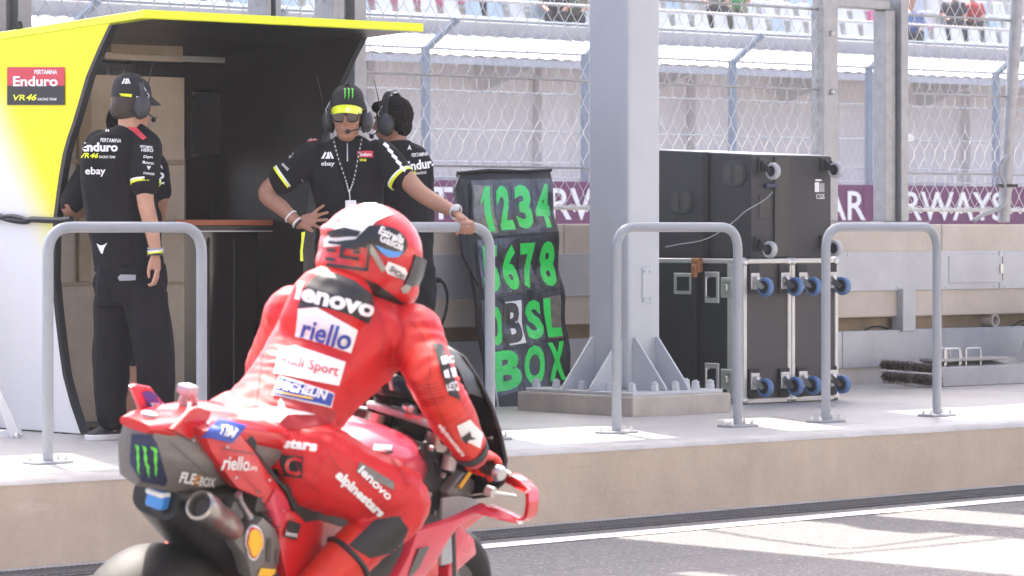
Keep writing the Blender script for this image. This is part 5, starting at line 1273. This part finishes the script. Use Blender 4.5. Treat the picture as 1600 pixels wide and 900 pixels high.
wl = [bpx(x, y, z) for x, y, z in ((780, 748, -.26), (797, 742, -.28), (815, 753, -.34), (828, 766, -.39), (829, 786, -.41), (826, 806, -.41), (817, 814, -.40), (790, 804, -.33), (760, 791, -.27))]
rings = []
for i, p in enumerate(arc(wl, .006, 3)):
    rings.append([p - Hv*.03, p + Hv*.07 + UPB*.001]); 
wb = MB()
pts = arc(wl, .006, 3)
for i, p in enumerate(pts):
    a = pts[max(0, i-1)]; c = pts[min(len(pts)-1, i+1)]; n_ = (c-a).normalized().cross(Hv).normalized()*.006
    rings[i] = [p-Hv*.018+n_, p+Hv*.042+n_*.5, p+Hv*.042-n_*.5, p-Hv*.018-n_]
wb.loft(rings).build('front_wing', 'bikered', bike, smooth=40)
bpanel('front_wing', [(742, 801, -.275), (764, 789, -.275), (800, 802, -.35), (820, 812, -.41), (814, 819, -.41), (782, 813, -.34)], 0, .010, 'bikepink', .003)
bpanel('front_wing', [(786, 752, -.27), (799, 741, -.28), (830, 764, -.40), (824, 772, -.40), (806, 762, -.33)], 0, .010, 'bikered', .003)
wlm = [L(*(lambda q: (q.x, -q.y, q.z))(MBK.inverted() @ p)) for p in wl]; pts = arc(wlm, .02, 3); rings = []
for i, p in enumerate(pts):
    a = pts[max(0, i-1)]; c = pts[min(len(pts)-1, i+1)]; n_ = (c-a).normalized().cross(Hv).normalized()*.006; rings.append([p-Hv*.02+n_, p+Hv*.06+n_*.5, p+Hv*.06-n_*.5, p-Hv*.02-n_])
MB().loft(rings).build('front_wing', 'bikered', bike, smooth=40)
bpanel('fairing_side', [(652, 832, .24), (763, 789, .27), (716, 824, .26), (662, 905, .25), (620, 905, .25)], 0, -.03, 'bikered', .006)
for s in (-1, 1): MB().tube([L(.36, .13*s, .46), L(.36, .25*s, .46)], .012, 8).build('foot_peg', 'alu', bike)

# ================================================================== rider
rd = thing('person', 'rider in red racing leathers and helmet leaning forward on the motorcycle', 'person', None, mat=MBK)
def rring(x, z, hw, hd, tilt, n=28, e=.82):
    """ring square to the spine: tilt is the spine's lean forward"""
    s_ = Vector((math.cos(tilt), 0, -math.sin(tilt))); o = []
    for k in range(n):
        t = 2*math.pi*k/n; c, q = math.cos(t), math.sin(t)
        v = Vector((x, 0, z)) + Vector((0, 1, 0))*(hw*math.copysign(abs(c)**e, c)) + s_*(hd*math.copysign(abs(q)**e, q)); o.append(L(*v))
    return o
def rtorso(b, g=0.):
    b.loft([rring(.32, .86, .15+g, .10+g, .3), rring(.345, .92, .178+g, .138+g, .45), rring(.425, 1.00, .152+g, .125+g, .6), rring(.515, 1.09, .155+g, .125+g, .7), rring(.605, 1.175, .182+g, .132+g, .75), rring(.665, 1.245, .20+g, .125+g, .8), rring(.72, 1.30, .14+g, .10+g, .8), rring(.745, 1.335, .075+g, .075+g, .8)])
shR, elR, wrR = L(.695, -.185, 1.272), bpx(680, 604, -.335), bpx(738, 708, -.345)
shL, elL, wrL = L(.64, .18, 1.225), bpx(416, 578, .36), L(.93, .335, .93)
hipR, knR, anR = L(.375, -.135, .90), bpx(628, 786, -.33), L(.33, -.235, .52)
hipL, knL, anL = L(.42, .13, .90), L(.70, .30, .78), bpx(296, 846, .30)
def rlimbs(b, g=0.):
    limb(b, [shR, shR.lerp(elR, .5), elR, elR.lerp(wrR, .45), wrR], [.082+g, .073+g, .068+g, .066+g, .046+g], 16)
    limb(b, [shL, shL.lerp(elL, .5), elL, elL.lerp(wrL, .45), wrL], [.082+g, .068+g, .060+g, .054+g, .036+g], 16)
    limb(b, [hipR, hipR.lerp(knR, .5)+UPB*.0, knR, knR.lerp(anR, .45), anR], [.125+g, .105+g, .082+g, .066+g, .048+g], 18)
    limb(b, [hipL, hipL.lerp(knL, .5), knL, knL.lerp(anL, .45), anL], [.125+g, .105+g, .08+g, .066+g, .048+g], 18)
hm_c = bpx(583, 404, -.01)
hfw = Vector((.89, .30, -.34)).normalized(); hrt = hfw.cross(ZV+Vector((.10, 0, 0))).normalized(); hup = hrt.cross(hfw).normalized()
b = MB(); rtorso(b, -.02); rlimbs(b, -.018)
b.ell(hm_c-hfw*.01, (.076, .10, .115), hrt, hfw, hup, 18, 12); b.tube([L(.72, 0, 1.29), hm_c-hup*.06], [.065, .06], 14)
# gloved hands closed on the bars
def grip_hand(b, wr, s):
    g0, g1 = L(1.01, .275*s, .915), L(.99, .365*s, .909); c = g0.lerp(g1, .45); kn = c + UPB*.030 + Hv*.006
    fs = []
    for k in range(4):
        o = g0.lerp(g1, .12+.26*k); fs.append([o+UPB*.030, o+Hv*.030+UPB*.014, o+Hv*.030-UPB*.014, o-UPB*.028+Hv*.004])
    hand(b, wr, kn, g1-g0, fs, [wr.lerp(g0, .55), g0+UPB*.004-Hv*.026, g0-UPB*.024-Hv*.012, g0.lerp(g1, .15)-UPB*.034], wid=.050, fr=.0135)
grip_hand(b, wrR, -1); grip_hand(b, wrL, 1)
for an, s in ((anR, -1), (anL, 1)): b.tube([an, an+L(-.05, 0, -.07)-OB, an+L(.05, .01*s, -.08)-OB, an+L(.15, .015*s, -.09)-OB], [.05, .055, .045, .03], 12)
body = link_mesh('body', fuse(b, 'body', .009, 3), 'suit_black', rd)
b = MB(); rtorso(b); rlimbs(b)
b.loft([rring(.475, 1.16, .10, .02, .75), rring(.500, 1.22, .118, .075, .7), rring(.535, 1.29, .120, .095, .6), rring(.565, 1.345, .108, .085, .5), rring(.585, 1.385, .075, .05, .4), rring(.59, 1.40, .03, .02, .4)])
sme = fuse(b, 'racing_suit', .0065, 6, .0035, 11, 4)
def crease(me, c, d, rad, amp, wl_):
    d = d.normalized(); nr = [v.normal.copy() for v in me.vertices]
    for v, nn in zip(me.vertices, nr):
        o = v.co-c; r2 = o.length_squared
        if r2 < (rad*2)**2:
            q = o.dot(d)+.012*noise.noise(v.co*18)
            v.co += nn*(amp*math.exp(-r2/rad**2)*math.sin(6.283*q/wl_)*(.6+.8*noise.noise(v.co*9+Vector((3, 1, 2)))))
crease(sme, elR, wrR-shR, .09, .006, .034); crease(sme, elL, wrL-shL, .09, .006, .034); crease(sme, shR.lerp(elR, .3), elR-shR, .09, .005, .045)
crease(sme, L(.40, -.10, .97), L(.5, 0, 1.1)-L(.38, 0, .93), .12, .006, .040); crease(sme, knR, knR-hipR, .09, .005, .036); crease(sme, hipR, knR-hipR, .12, .006, .05)
crease(sme, L(.68, -.17, 1.2), UPB, .09, .005, .04); crease(sme, L(.46, .02, 1.06), L(.5, 0, 1.1)-L(.38, 0, .93), .12, .003, .028)
suit = link_mesh('racing_suit', sme, 'suit', rd)
b = MB(); grip_hand(b, wrR, -1); b.tube([wrR.lerp(elR, .22), wrR, wrR.lerp(L(.98, -.3, .91), .3)], [.047, .043, .04], 14); gl_ = link_mesh('glove', fuse(b, 'glove', .006, 3, .002, 30, 2), 'suit_orange', rd)
b = MB(); grip_hand(b, wrL, 1); b.tube([wrL.lerp(elL, .22), wrL, wrL.lerp(L(.98, .3, .91), .3)], [.047, .043, .04], 14); link_mesh('glove', fuse(b, 'glove', .006, 3), 'suit_orange', rd)
for an, kn_, s in ((anR, knR, -1), (anL, knL, 1)):
    b = MB(); limb(b, [an.lerp(kn_, .62), an.lerp(kn_, .35), an, an+L(-.06, 0, -.065)-OB], [.070, .066, .056, .055], 16); b.tube([an+L(-.07, 0, -.07)-OB, an+L(.05, .01*s, -.08)-OB, an+L(.17, .015*s, -.09)-OB], [.052, .048, .032], 14)
    bt = link_mesh('boot', fuse(b, 'boot', .007, 3, .003, 18, 3), 'suit_orange', rd)
    bb = MB(); q = an.lerp(kn_, .48); d_ = (kn_-an).normalized(); e_ = d_.orthogonal().normalized(); g_ = d_.cross(e_)
    bb.tube([q+(e_*math.cos(a)+g_*math.sin(a))*.071 for a in [2*math.pi*i/20 for i in range(20)]], .008, 6, closed=True).build('boot_strap', 'suit_black', bt, smooth=60)
# prints on the suit
D = lambda n, sh_, o, ex_, ey_, m, off=.003: decal(n, sh_, o, ex_, ey_, suit, m, suit, off=off)
D('hump_band', poly([(0, .10), (.12, .75), (.28, 1), (.5, 1), (.75, .80), (.97, .45), (1, .0), (.93, -.32), (.70, -.08), (.40, .10), (.2, .14)]), (466, 488), (118, 0), (0, -60), 'print_black')
dtext('lettering', 'lenovo', 462, 468, 122, 28, suit, 'print_white', suit, ang=14, bold=.045, off=.006)
D('patch_white', poly([(.0, .3), (.05, .95), (.35, 1), (1, .46), (.90, -.10), (.5, .12)]), (462, 546), (96, 0), (0, -66), 'print_white')
dtext('lettering', 'riello', 470, 528, 76, 33, suit, 'blue', suit, ang=15, bold=.02, off=.006)
D('patch_white', poly([(.0, .3), (.08, .92), (.3, 1), (1, .58), (.90, -.02), (.45, .14)]), (428, 602), (112, 0), (0, -62), 'print_white')
dtext('lettering', 'Audi Sport', 434, 572, 94, 20, suit, 'signred', suit, ang=13, bold=.01, off=.006)
D('patch_blue', poly([(0, .32), (.12, 1), (1, .40), (.95, -.12)]), (425, 632), (97, 0), (0, -44), 'print_white'); D('patch_blue', poly([(.02, .36), (.13, .94), (.98, .36), (.93, -.06)]), (425, 632), (97, 0), (0, -44), 'blue', .005)
dtext('lettering', 'MICHELIN', 434, 609, 76, 15, suit, 'print_white', suit, ang=13, bold=.035, shear=.2, off=.007); D('yellow_line', RECT, (432, 615), (56, 11), (0, -2.5), 'shellyellow', .007)
D('waist_panel', poly([(0, .2), (.2, .75), (.55, 1), (1, .55), (.95, .2), (.5, .0)]), (375, 672), (150, 0), (0, -52), 'suit_dark', .002)
D('star_mark', poly([(0, .5), (.3, .62), (.48, .64), (.52, 1), (.60, .62), (1, .36), (.62, .34), (.5, 0), (.42, .32), (.2, .3)]), (380, 662), (112, 0), (0, -38), 'print_white', .005)
dtext('lettering', 'alpinestars', 378, 694, 116, 19, suit, 'print_white', suit, ang=8, bold=.05, off=.005)
D('outline', RECT, (416, 740), (56, 7), (2, -33), 'print_black', .003); dtext('lettering', 'AC', 416, 737, 54, 28, suit, 'helmet_red', suit, ang=7, bold=.02, off=.006)
dtext('lettering', 'alpinestars', 519, 748, 96, 20, suit, 'print_white', suit, ang=42, bold=.05, off=.005)
D('thigh_band', poly([(0, .6), (.1, 1), (1, .15), (.98, -.15)]), (556, 760), (60, 0), (0, -38), 'carbongrey', .003); dtext('lettering', 'lenovo', 557, 737, 66, 13, suit, 'print_white', suit, ang=43, bold=.03, off=.006)
D('knee_black', poly([(0, .3), (.45, .9), (.85, 1), (1, .7), (.85, .2), (.35, 0)]), (545, 872), (92, 0), (0, -66), 'suit_black', .004)
D('sleeve_black', poly([(0, 1), (.35, .98), (.75, .45), (1, 0), (.6, .08), (.3, .5)]), (676, 625), (42, 0), (0, -88), 'print_black', .004)
for k, s_ in enumerate(('BRC', 'II', 'LETO')): dtext('lettering', s_, 690+k*4, 572+k*20, 17, 12, suit, 'print_white', suit, ang=-12, bold=.03, off=.008)
D('forearm_patch', poly([(0, .8), (.5, 1), (1, .5), (.9, 0), (.5, .2), (.2, .3)]), (713, 700), (40, 0), (0, -45), 'print_white', .004); D('forearm_mark', poly([(0, .5), (.3, .7), (.6, 1), (.7, .6), (1, .4), (.5, .3), (.4, 0)]), (719, 692), (22, 0), (0, -20), 'print_black', .007)
dtext('lettering', 'alpinestars', 683, 664, 62, 9, suit, 'print_white', suit, ang=52, bold=.05, off=.006)
D('elbow_orange', poly([(0, 1), (.5, .9), (1, .2), (.75, 0), (.2, .45)]), (640, 650), (60, 0), (0, -120), 'suit_orange', .002)
def seam(pts, w=1.3, mat='suit_dark', off=.0035, name='seam'):
    sp = spline([Vector((x, y, 0)) for x, y in pts], 6); v = []; f = []
    for i, p in enumerate(sp):
        t_ = (sp[min(i+1, len(sp)-1)]-sp[max(0, i-1)]).normalized(); n_ = Vector((-t_.y, t_.x, 0))*(w/2)
        v += [(p.x+n_.x, p.y+n_.y), (p.x-n_.x, p.y-n_.y)]
        if i: k = 2*i; f.append((k-2, k, k+1, k-1))
    decal(name, (v, f), (0, 0), (1, 0), (0, 1), suit, mat, suit, off=off)
seam([(600, 470), (625, 500), (632, 540), (618, 580), (590, 620), (560, 650)]); seam([(640, 500), (662, 530), (672, 570), (668, 600)]); seam([(668, 600), (690, 650), (715, 700)])
seam([(430, 475), (412, 530), (405, 590), (398, 640)]); seam([(500, 690), (520, 720), (560, 770), (600, 810)]); seam([(405, 650), (450, 668), (520, 676), (560, 655)])
seam([(556, 660), (600, 700), (640, 760)]); seam([(585, 470), (600, 520), (590, 570)]); seam([(460, 700), (470, 740), (500, 770)])
for k in range(7): seam([(640+k*3, 596+k*6), (664+k*3, 602+k*5), (684+k*2.5, 598+k*5)], 1.6)
for k in range(6): seam([(598+k*2, 548+k*8), (616-k, 545+k*8), (626-k*2, 540+k*9)], 1.5)
for k in range(5): seam([(560+k*12, 805+k*6), (575+k*12, 795+k*4), (590+k*11, 780+k*5)], 1.5)
decal('sleeve_orange', poly([(634, 506), (655, 502), (674, 522), (690, 570), (706, 610), (730, 650), (752, 700), (742, 716), (706, 704), (688, 668), (664, 622), (640, 585), (628, 545)]), (0, 0), (1, 0), (0, 1), suit, 'suit_orange', suit, off=.0012)
cu_ = wrR.lerp(elR, .06); MB().tube([cu_-(wrR-elR).normalized()*.016, cu_+(wrR-elR).normalized()*.016], [.054, .050], 20).build('cuff', 'suit_black', gl_, smooth=50)
# helmet
hl = thing('racing_helmet', 'red and white full face racing helmet worn by the rider', 'helmet', None, mat=MBK) if False else None
b = MB(); b.ell(hm_c+hup*.012-hfw*.012, (.128, .150, .138), hrt, hfw, hup, 28, 18); b.ell(hm_c-hup*.055+hfw*.045, (.104, .112, .082), hrt, hfw, hup, 22, 14); b.ell(hm_c-hup*.045-hfw*.03, (.118, .125, .085), hrt, hfw, hup, 22, 14)
b.ell(hm_c-hup*.092+hfw*.095, (.074, .052, .044), hrt, hfw, hup, 16, 10)
b.ell(hm_c+hup*.030-hfw*.125, (.085, .045, .026), hrt, hfw, hup, 16, 10)
hel = link_mesh('helmet', fuse(b, 'helmet', .006, 8), 'helmet_red', rd)
b = MB(); rows_ = []
for i in range(9):
    t_ = -.98+1.96*i/8; rows_.append([hm_c + hrt*(.122*math.sin(t_)*k) + hfw*(.140*math.cos(t_)*k+.006) + hup*z for k, z in ((1.0, .045), (1.03, .0), (1.0, -.045), (.95, -.045), (.95, .045))])
MB().loft(rows_).build('visor', 'visor', hel, smooth=40)
HD = lambda n, sh_, o, ex_, ey_, m, off=.003: decal(n, sh_, o, ex_, ey_, hel, m, hel, off=off)
HD('crown_white', poly([(.0, .0), (.0, .18), (.15, .45), (.35, .85), (.55, 1.05), (.75, 1.05), (.95, .80), (.72, .62), (.55, .30), (.40, .05)]), (507, 386), (112, 0), (0, -64), 'helmet_white')
HD('dark_band', poly([(0, .2), (.5, .35), (.72, .95), (.95, 1), (1, .6), (.75, .1), (.4, .0)]), (510, 386), (92, 0), (0, -34), 'helmet_black', .0045)
HD('rear_wing', poly([(0, .6), (.5, 1), (1, .6), (.9, .1), (.1, .1)]), (512, 372), (52, 0), (0, -16), 'helmet_black', .005)
HD('pod', poly([(.5+.5*math.cos(a), .5+.5*math.sin(a)) for a in [2*math.pi*i/20 for i in range(20)]]), (581, 397), (56, 8), (-4, -46), 'helmet_black', .005)
HD('pod_blue', poly([(0, .7), (.35, .5), (.7, .4), (1, .45), (.8, .05), (.45, .0), (.2, .3)]), (586, 400), (42, 4), (0, -24), 'skyblue', .007)
dtext('lettering', 'Estrella', 590, 366, 40, 12, hel, 'print_white', hel, ang=24, bold=.03, off=.008); dtext('lettering', 'Galicia', 591, 377, 38, 12, hel, 'print_white', hel, ang=24, bold=.03, off=.008)
HD('grey_strip', poly([(0, 1), (.25, 1), (1, .1), (.85, 0)]), (561, 425), (42, 0), (0, -58), 'helmet_grey', .004)
HD('maker_plate', poly([(0, .6), (.15, 1), (.9, .6), (1, .3), (.85, -.1), (.1, .3)]), (601, 434), (34, 0), (0, -26), 'print_white', .005); dtext('lettering', 'SHOEI', 606, 421, 25, 9, hel, 'print_black', hel, ang=38, bold=.02, off=.008)
def frame2(o, ex_, ey_, k=.12):
    for sh_ in ([(0, 0), (1, 0), (1, k), (0, k)], [(0, 1-k), (1, 1-k), (1, 1), (0, 1)], [(1-k*.5, 0), (1, 0), (1, 1), (1-k*.5, 1)]): HD('number_outline', poly(sh_), o, ex_, ey_, 'helmet_black', .004)
frame2((511, 416), (64, 8), (4, -40), .12); 
for o, ex_, ey_ in (((531, 403), (30, 4), (0, -5)), ((534, 388), (28, 3), (0, -5)), ((531, 403), (6, 0), (2, -18)), ((552, 396), (11, 1), (0, -5)), ((510, 407), (14, 2), (0, -5)), ((512, 393), (13, 1), (0, -5))): HD('number_mark', RECT, o, ex_, ey_, 'helmet_black', .004)
HD('lower_edge', poly([(0, .7), (.3, .62), (.6, .45), (.9, .1), (1, 0), (.97, -.12), (.55, .25), (.25, .45), (0, .5)]), (508, 478), (132, 0), (0, -80), 'helmet_black', .004)
HD('chin_mark', poly([(.2, 0), (0, .6), (.5, 1), (1, .7), (.7, .1)]), (625, 458), (16, 0), (0, -14), 'helmet_grey', .005)

# panel joints and fasteners on the bodywork
for x, y in ((300, 690), (322, 664), (352, 700), (366, 748), (400, 770), (440, 800), (455, 842), (418, 752)):
    for tg in ([side, cowl, tail],):
        decal('fastener', poly([(.5+.5*math.cos(a), .5+.5*math.sin(a)) for a in [2*math.pi*i/10 for i in range(10)]]), (x, y), (4.2, 0), (0, -4.2), tg, 'steel', side, off=.003)
for a, c in (((266, 690), (340, 756)), ((345, 700), (398, 708)), ((372, 764), (425, 800)), ((262, 668), (300, 690))):
    dx, dy = c[0]-a[0], c[1]-a[1]; ln = math.hypot(dx, dy)
    decal('panel_joint', RECT, a, (dx, dy), (-dy/ln*1.6, dx/ln*1.6), [side, cowl, tail], 'groove', tail, off=.003)
for k in range(3): MB().tube(spline([L(.15+.05*k, -.10, .80-.02*k), L(.25+.04*k, -.165, .74), L(.38, -.15, .68-.03*k)], 5), .006, 6).build('hose', 'rubber', bike, smooth=60)
MB().box(L(.20, -.13, .80), (.10, .05, .05), Hv, LFB, UPB).build('electronics_box', 'carbon', bike, bevel=.006)
# ================================================================== far side of the track
WBD = 41.5
bd = thing('trackside_hoarding', 'long purple trackside hoarding with white airline lettering across the track', 'hoarding', uw(45, WBD, 0), ANG)
for k in range(-3, 12):
    a = 24+k*3.6
    pn = MB().ubox(a+.01, a+3.59, WBD, WBD+.06, .3, 2.2).build('board_panel', 'purple', bd)
uR = get_u(on_w(1427, 320, WBD)); uR0 = get_u(on_w(877, 320, WBD)); pitch = uR-uR0
uS = get_u(on_w(1568, 320, WBD)); Lw = (uS-uR)/5*13.2
for k in (-1, 0, 1, 2):
    s0 = uS - Lw + (k-1)*pitch
    flat('lettering', text2d('QATAR AIRWAYS', .012), uw(s0, WBD, 1.50), UV*Lw, ZV*.60, 'print_white', bd, N=-WV, off=.02)
# wall base and catch fence with bent-top posts
bw = thing('track_barrier', 'low grey concrete barrier carrying the far catch fence', 'barrier', uw(45, 42, 0), ANG)
for k in range(14): MB().ubox(20+k*3.6+.02, 20+k*3.6+3.58, WBD+.10, WBD+.55, -.02, 1.1).build('barrier_block', 'fargrey', bw, bevel=.03)
cf = thing('catch_fence', 'far catch fence with blue grey posts bent over at the top', 'fence', uw(45, 42.2, 1.1), ANG)
WC = 42.0
px = [665, 910, 1137, 1355, 1556]; uu = [get_u(on_w(x, 200, WC)) for x in px]
st_ = (uu[-1]-uu[0])/4
for k in range(-4, 8):
    u = uu[0]+st_*k
    z0, z1 = 1.1, 4.28
    q = MB().ubox(u-.06, u+.06, WC-.05, WC+.05, z0, z1).build('post', 'farpost', cf, bevel=.01)
    a = uw(u, WC, z1-.06); c = uw(u+.30, WC-.42, z1+.42)
    MB().tube([a, c], .06, 6).build('bent_top', 'farpost', q)
for z, w in ((4.70, WC-.40), (4.25, WC), (3.6, WC), (3.0, WC), (2.5, WC), (2.26, WC)):
    MB().tube([uw(20, w, z), uw(66, w, z)], .022 if z > 4 else .009, 6).build('rail', 'farpost', cf)
b = MB(); u = 22.
while u < 62:
    for sg in (1, -1):
        b.add([uw(u, WC-.01, 1.2), uw(u+.005, WC-.01, 1.2), uw(u+.005+sg*1.5, WC-.01, 4.2), uw(u+sg*1.5, WC-.01, 4.2)], [(0, 1, 2, 3)])
    u += .16
tag(b.build('wire_mesh', 'galv', cf), kind='stuff')
# grandstand: base wall, pilasters, lean-to canopy, parapet, steps, seats
gs = thing('grandstand', 'pale grandstand with white seats above a corrugated canopy across the track', 'grandstand', uw(47, 50, 0), ANG)
WG = 50.
MB().ubox(12, 80, WG, WG+.5, -.02, 5.0).build('base_wall', 'farwall', gs)
for k in range(16):
    u = 17+k*4.1; MB().ubox(u, u+.7, WG-.25, WG-.002, -.02, 4.62).build('pilaster', 'farwall', gs, bevel=.02)
for k in range(12):
    u = 18+k*4.1; MB().ubox(u+.2, u+2.6, WG-.10, WG-.002, -.02, 2.4).build('wall_panel', 'fargrey' if k % 3 == 0 else 'farwall', gs)
b = MB(); n = 380
for i in range(n+1):
    u = 12+68*i/n; d = .03 if i % 2 else 0.
    b.v += [uw(u, WG-2.0, 4.53+d), uw(u, WG+.4, 5.08+d)]
b.f = [(2*i, 2*i+2, 2*i+3, 2*i+1) for i in range(n)]
b.build('canopy_roof', 'canopy', gs)
MB().ubox(12, 80, WG-2.05, WG-1.98, 4.38, 4.51).build('canopy_edge', 'fargrey', gs)
for k in range(17):
    u = 15.5+k*4.1; MB().prism([uw(u, WG-1.95, 4.50), uw(u, WG, 4.95), uw(u, WG, 4.0), uw(u, WG-.3, 4.0)], UV*.10).build('bracket', 'farwall', gs)
MB().ubox(12, 80, WG+.3, WG+.55, 5.0, 5.34).build('parapet', 'step', gs, bevel=.02)
MB().tube([uw(12, WG+.45, 5.75), uw(80, WG+.45, 5.75)], .03, 6).build('hand_rail', 'galv', gs)
b1 = MB(); b1.ubox(-.24, .24, -.22, .22, 0, .05)
def seat_mesh():
    b = MB(); Z = Vector
    b.hexa([(-.23, -.22, .0), (.23, -.22, .0), (.21, .20, -.03), (-.21, .20, -.03), (-.23, -.22, .05), (.23, -.22, .06), (.21, .22, .03), (-.21, .22, .03)])
    b.hexa([(-.22, .17, .0), (.22, .17, .0), (.22, .22, .0), (-.22, .22, .0), (-.17, .26, .42), (.17, .26, .42), (.17, .30, .42), (-.17, .30, .42)])
    b.box((0, .05, -.2), (.08, .2, .36))
    return b.mesh('seat', bevel=.015)
sm = {k: seat_mesh() for k in ('seat_white', 'seat_blue', 'seat_pink')}
for k, m in sm.items(): m.materials.append(MT[k])
rg = random.Random(11); Minv = WM[gs.name].inverted(); RZ = Matrix.Rotation(ANG, 4, 'Z')
for r_ in range(8):
    w0 = WG+.56+r_*.80; z = 5.0+r_*.36
    MB().ubox(12, 80, w0, w0+.84, z-.8, z).build('step', 'step', gs)
    if r_ > 2: continue
    u = get_u(on_w(-20, 50, w0+.4)); ue = get_u(on_w(1620, 50, w0+.4))
    while u < ue:
        x = CX + F*uw(u, w0+.4).x/uw(u, w0+.4).y
        blk = (x*.0045+r_*.35) % 6
        pink = (590 < x < 720 and r_ >= 1) or (1360 < x < 1440 and r_ in (1, 2))
        k = 'seat_pink' if pink else ('seat_blue' if rg.random() < .3 else 'seat_white')
        o = bpy.data.objects.new('seat', sm[k]); COL.objects.link(o); o.parent = gs
        o.matrix_local = Minv @ Matrix.Translation(uw(u, w0+.42, z+.42)) @ RZ; WM[o.name] = WM[gs.name]
        u += .56
    for x in (330, 900, 1290):
        pass
# spectators
def spectator(px_, row, top, low, hairm, label, name='person'):
    w = WG+.56+row*.80+.36; q = on_w(px_, 0, w); c = Vector((q.x, q.y, 5.0+.36*row+.52)); t = thing(name, label, 'person', c - ZV*.05, 0, 'people sitting in the far grandstand')
    b = MB(); X, D, Z = Vector((1, 0, 0)), Vector((0, -1, 0)), ZV
    def el(o, r): b.ell(c+X*o[0]+D*o[1]+Z*o[2], r, n=10, m=7)
    b.tube([c+Z*.0, c+Z*.25+D*.02, c+Z*.46, c+Z*.56], [.17, .18, .19, .08], 10)
    b.tube([c+Z*.5, c+Z*.66], [.055, .055], 8); el((0, .02, .74), (.085, .10, .12))
    for s_ in (-1, 1):
        b.tube([c+X*.19*s_+Z*.50, c+X*.26*s_+Z*.25+D*.05, c+X*.14*s_+Z*.12+D*.32], [.06, .05, .04], 8)
        b.tube([c+X*.10*s_+Z*.03, c+X*.14*s_+Z*.06+D*.42, c+X*.13*s_-Z*.38+D*.46, c+X*.13*s_-Z*.42+D*.58], [.09, .08, .055, .05], 8)
    me = fuse(b, 'body', .022, 2); link_mesh('body', me, 'skin_tan', t)
    b = MB(); b.tube([c-Z*.02, c+Z*.25+D*.02, c+Z*.47, c+Z*.55], [.185, .195, .205, .09], 10)
    for s_ in (-1, 1): b.tube([c+X*.17*s_+Z*.51, c+X*.26*s_+Z*.27+D*.04], [.08, .07], 8)
    link_mesh('shirt', fuse(b, 'shirt', .022, 2), top, t)
    b = MB()
    for s_ in (-1, 1): b.tube([c+X*.09*s_+Z*.02, c+X*.14*s_+Z*.06+D*.44, c+X*.13*s_-Z*.36+D*.47], [.105, .095, .07], 8)
    link_mesh('trousers', fuse(b, 'trousers', .022, 2), low, t)
    b = MB(); b.ell(c+Z*.775-D*.015, (.095, .105, .10), n=10, m=7); b.build('hair', hairm, t, smooth=60)
    return t

for a in ((868, 0, 'cloth_dark', 'cloth_dark', 'hair', 'spectator in dark clothes sitting in the stand beside the column edge'),
          (897, 0, 'cloth_olive', 'cloth_dark', 'hair', 'spectator in olive top sitting next to the one in dark clothes'),
          (1118, 1, 'cloth_olive', 'cloth_dark', 'hair_brown', 'spectator in olive shirt sitting beside the one in green'),
          (1150, 1, 'cloth_green', 'cloth_olive', 'hair', 'spectator in a bright green shirt sitting in the far stand'),
          (1424, 0, 'cloth_blue', 'cloth_dark', 'hair', 'spectator in a blue shirt sitting beside the gate post'),
          (1490, 1, 'cloth_dark', 'cloth_dark', 'hair', 'spectator in a black shirt in the far stand beyond the gate'),
          (1518, 1, 'cloth_red', 'cloth_dark', 'hair_brown', 'spectator in a red shirt in the far stand beyond the gate'),
          (765, 1, 'cloth_blue', 'cloth_dark', 'hair', 'spectator in blue sitting next to the pink seats'),
          (137, 0, 'cloth_dark', 'cloth_dark', 'hair', 'spectator in dark clothes sitting above the yellow roof slope')):
    spectator(*a)
# ------------------------------------------------------------------ thin haze through the whole scene
hm = bpy.data.materials.new('haze'); hm.use_nodes = True; n_ = hm.node_tree.nodes; n_.clear()
o_ = n_.new('ShaderNodeOutputMaterial'); v_ = n_.new('ShaderNodeVolumePrincipled')
v_.inputs['Color'].default_value = (.97, .97, 1, 1); v_.inputs['Density'].default_value = .0005; v_.inputs['Anisotropy'].default_value = .3
hm.node_tree.links.new(v_.outputs[0], o_.inputs['Volume']); MT['haze'] = hm
hz_o = tag(MB().ubox(-115, 155, -35, 125, -1.3, 12.5).build('haze', 'haze'), kind='stuff')
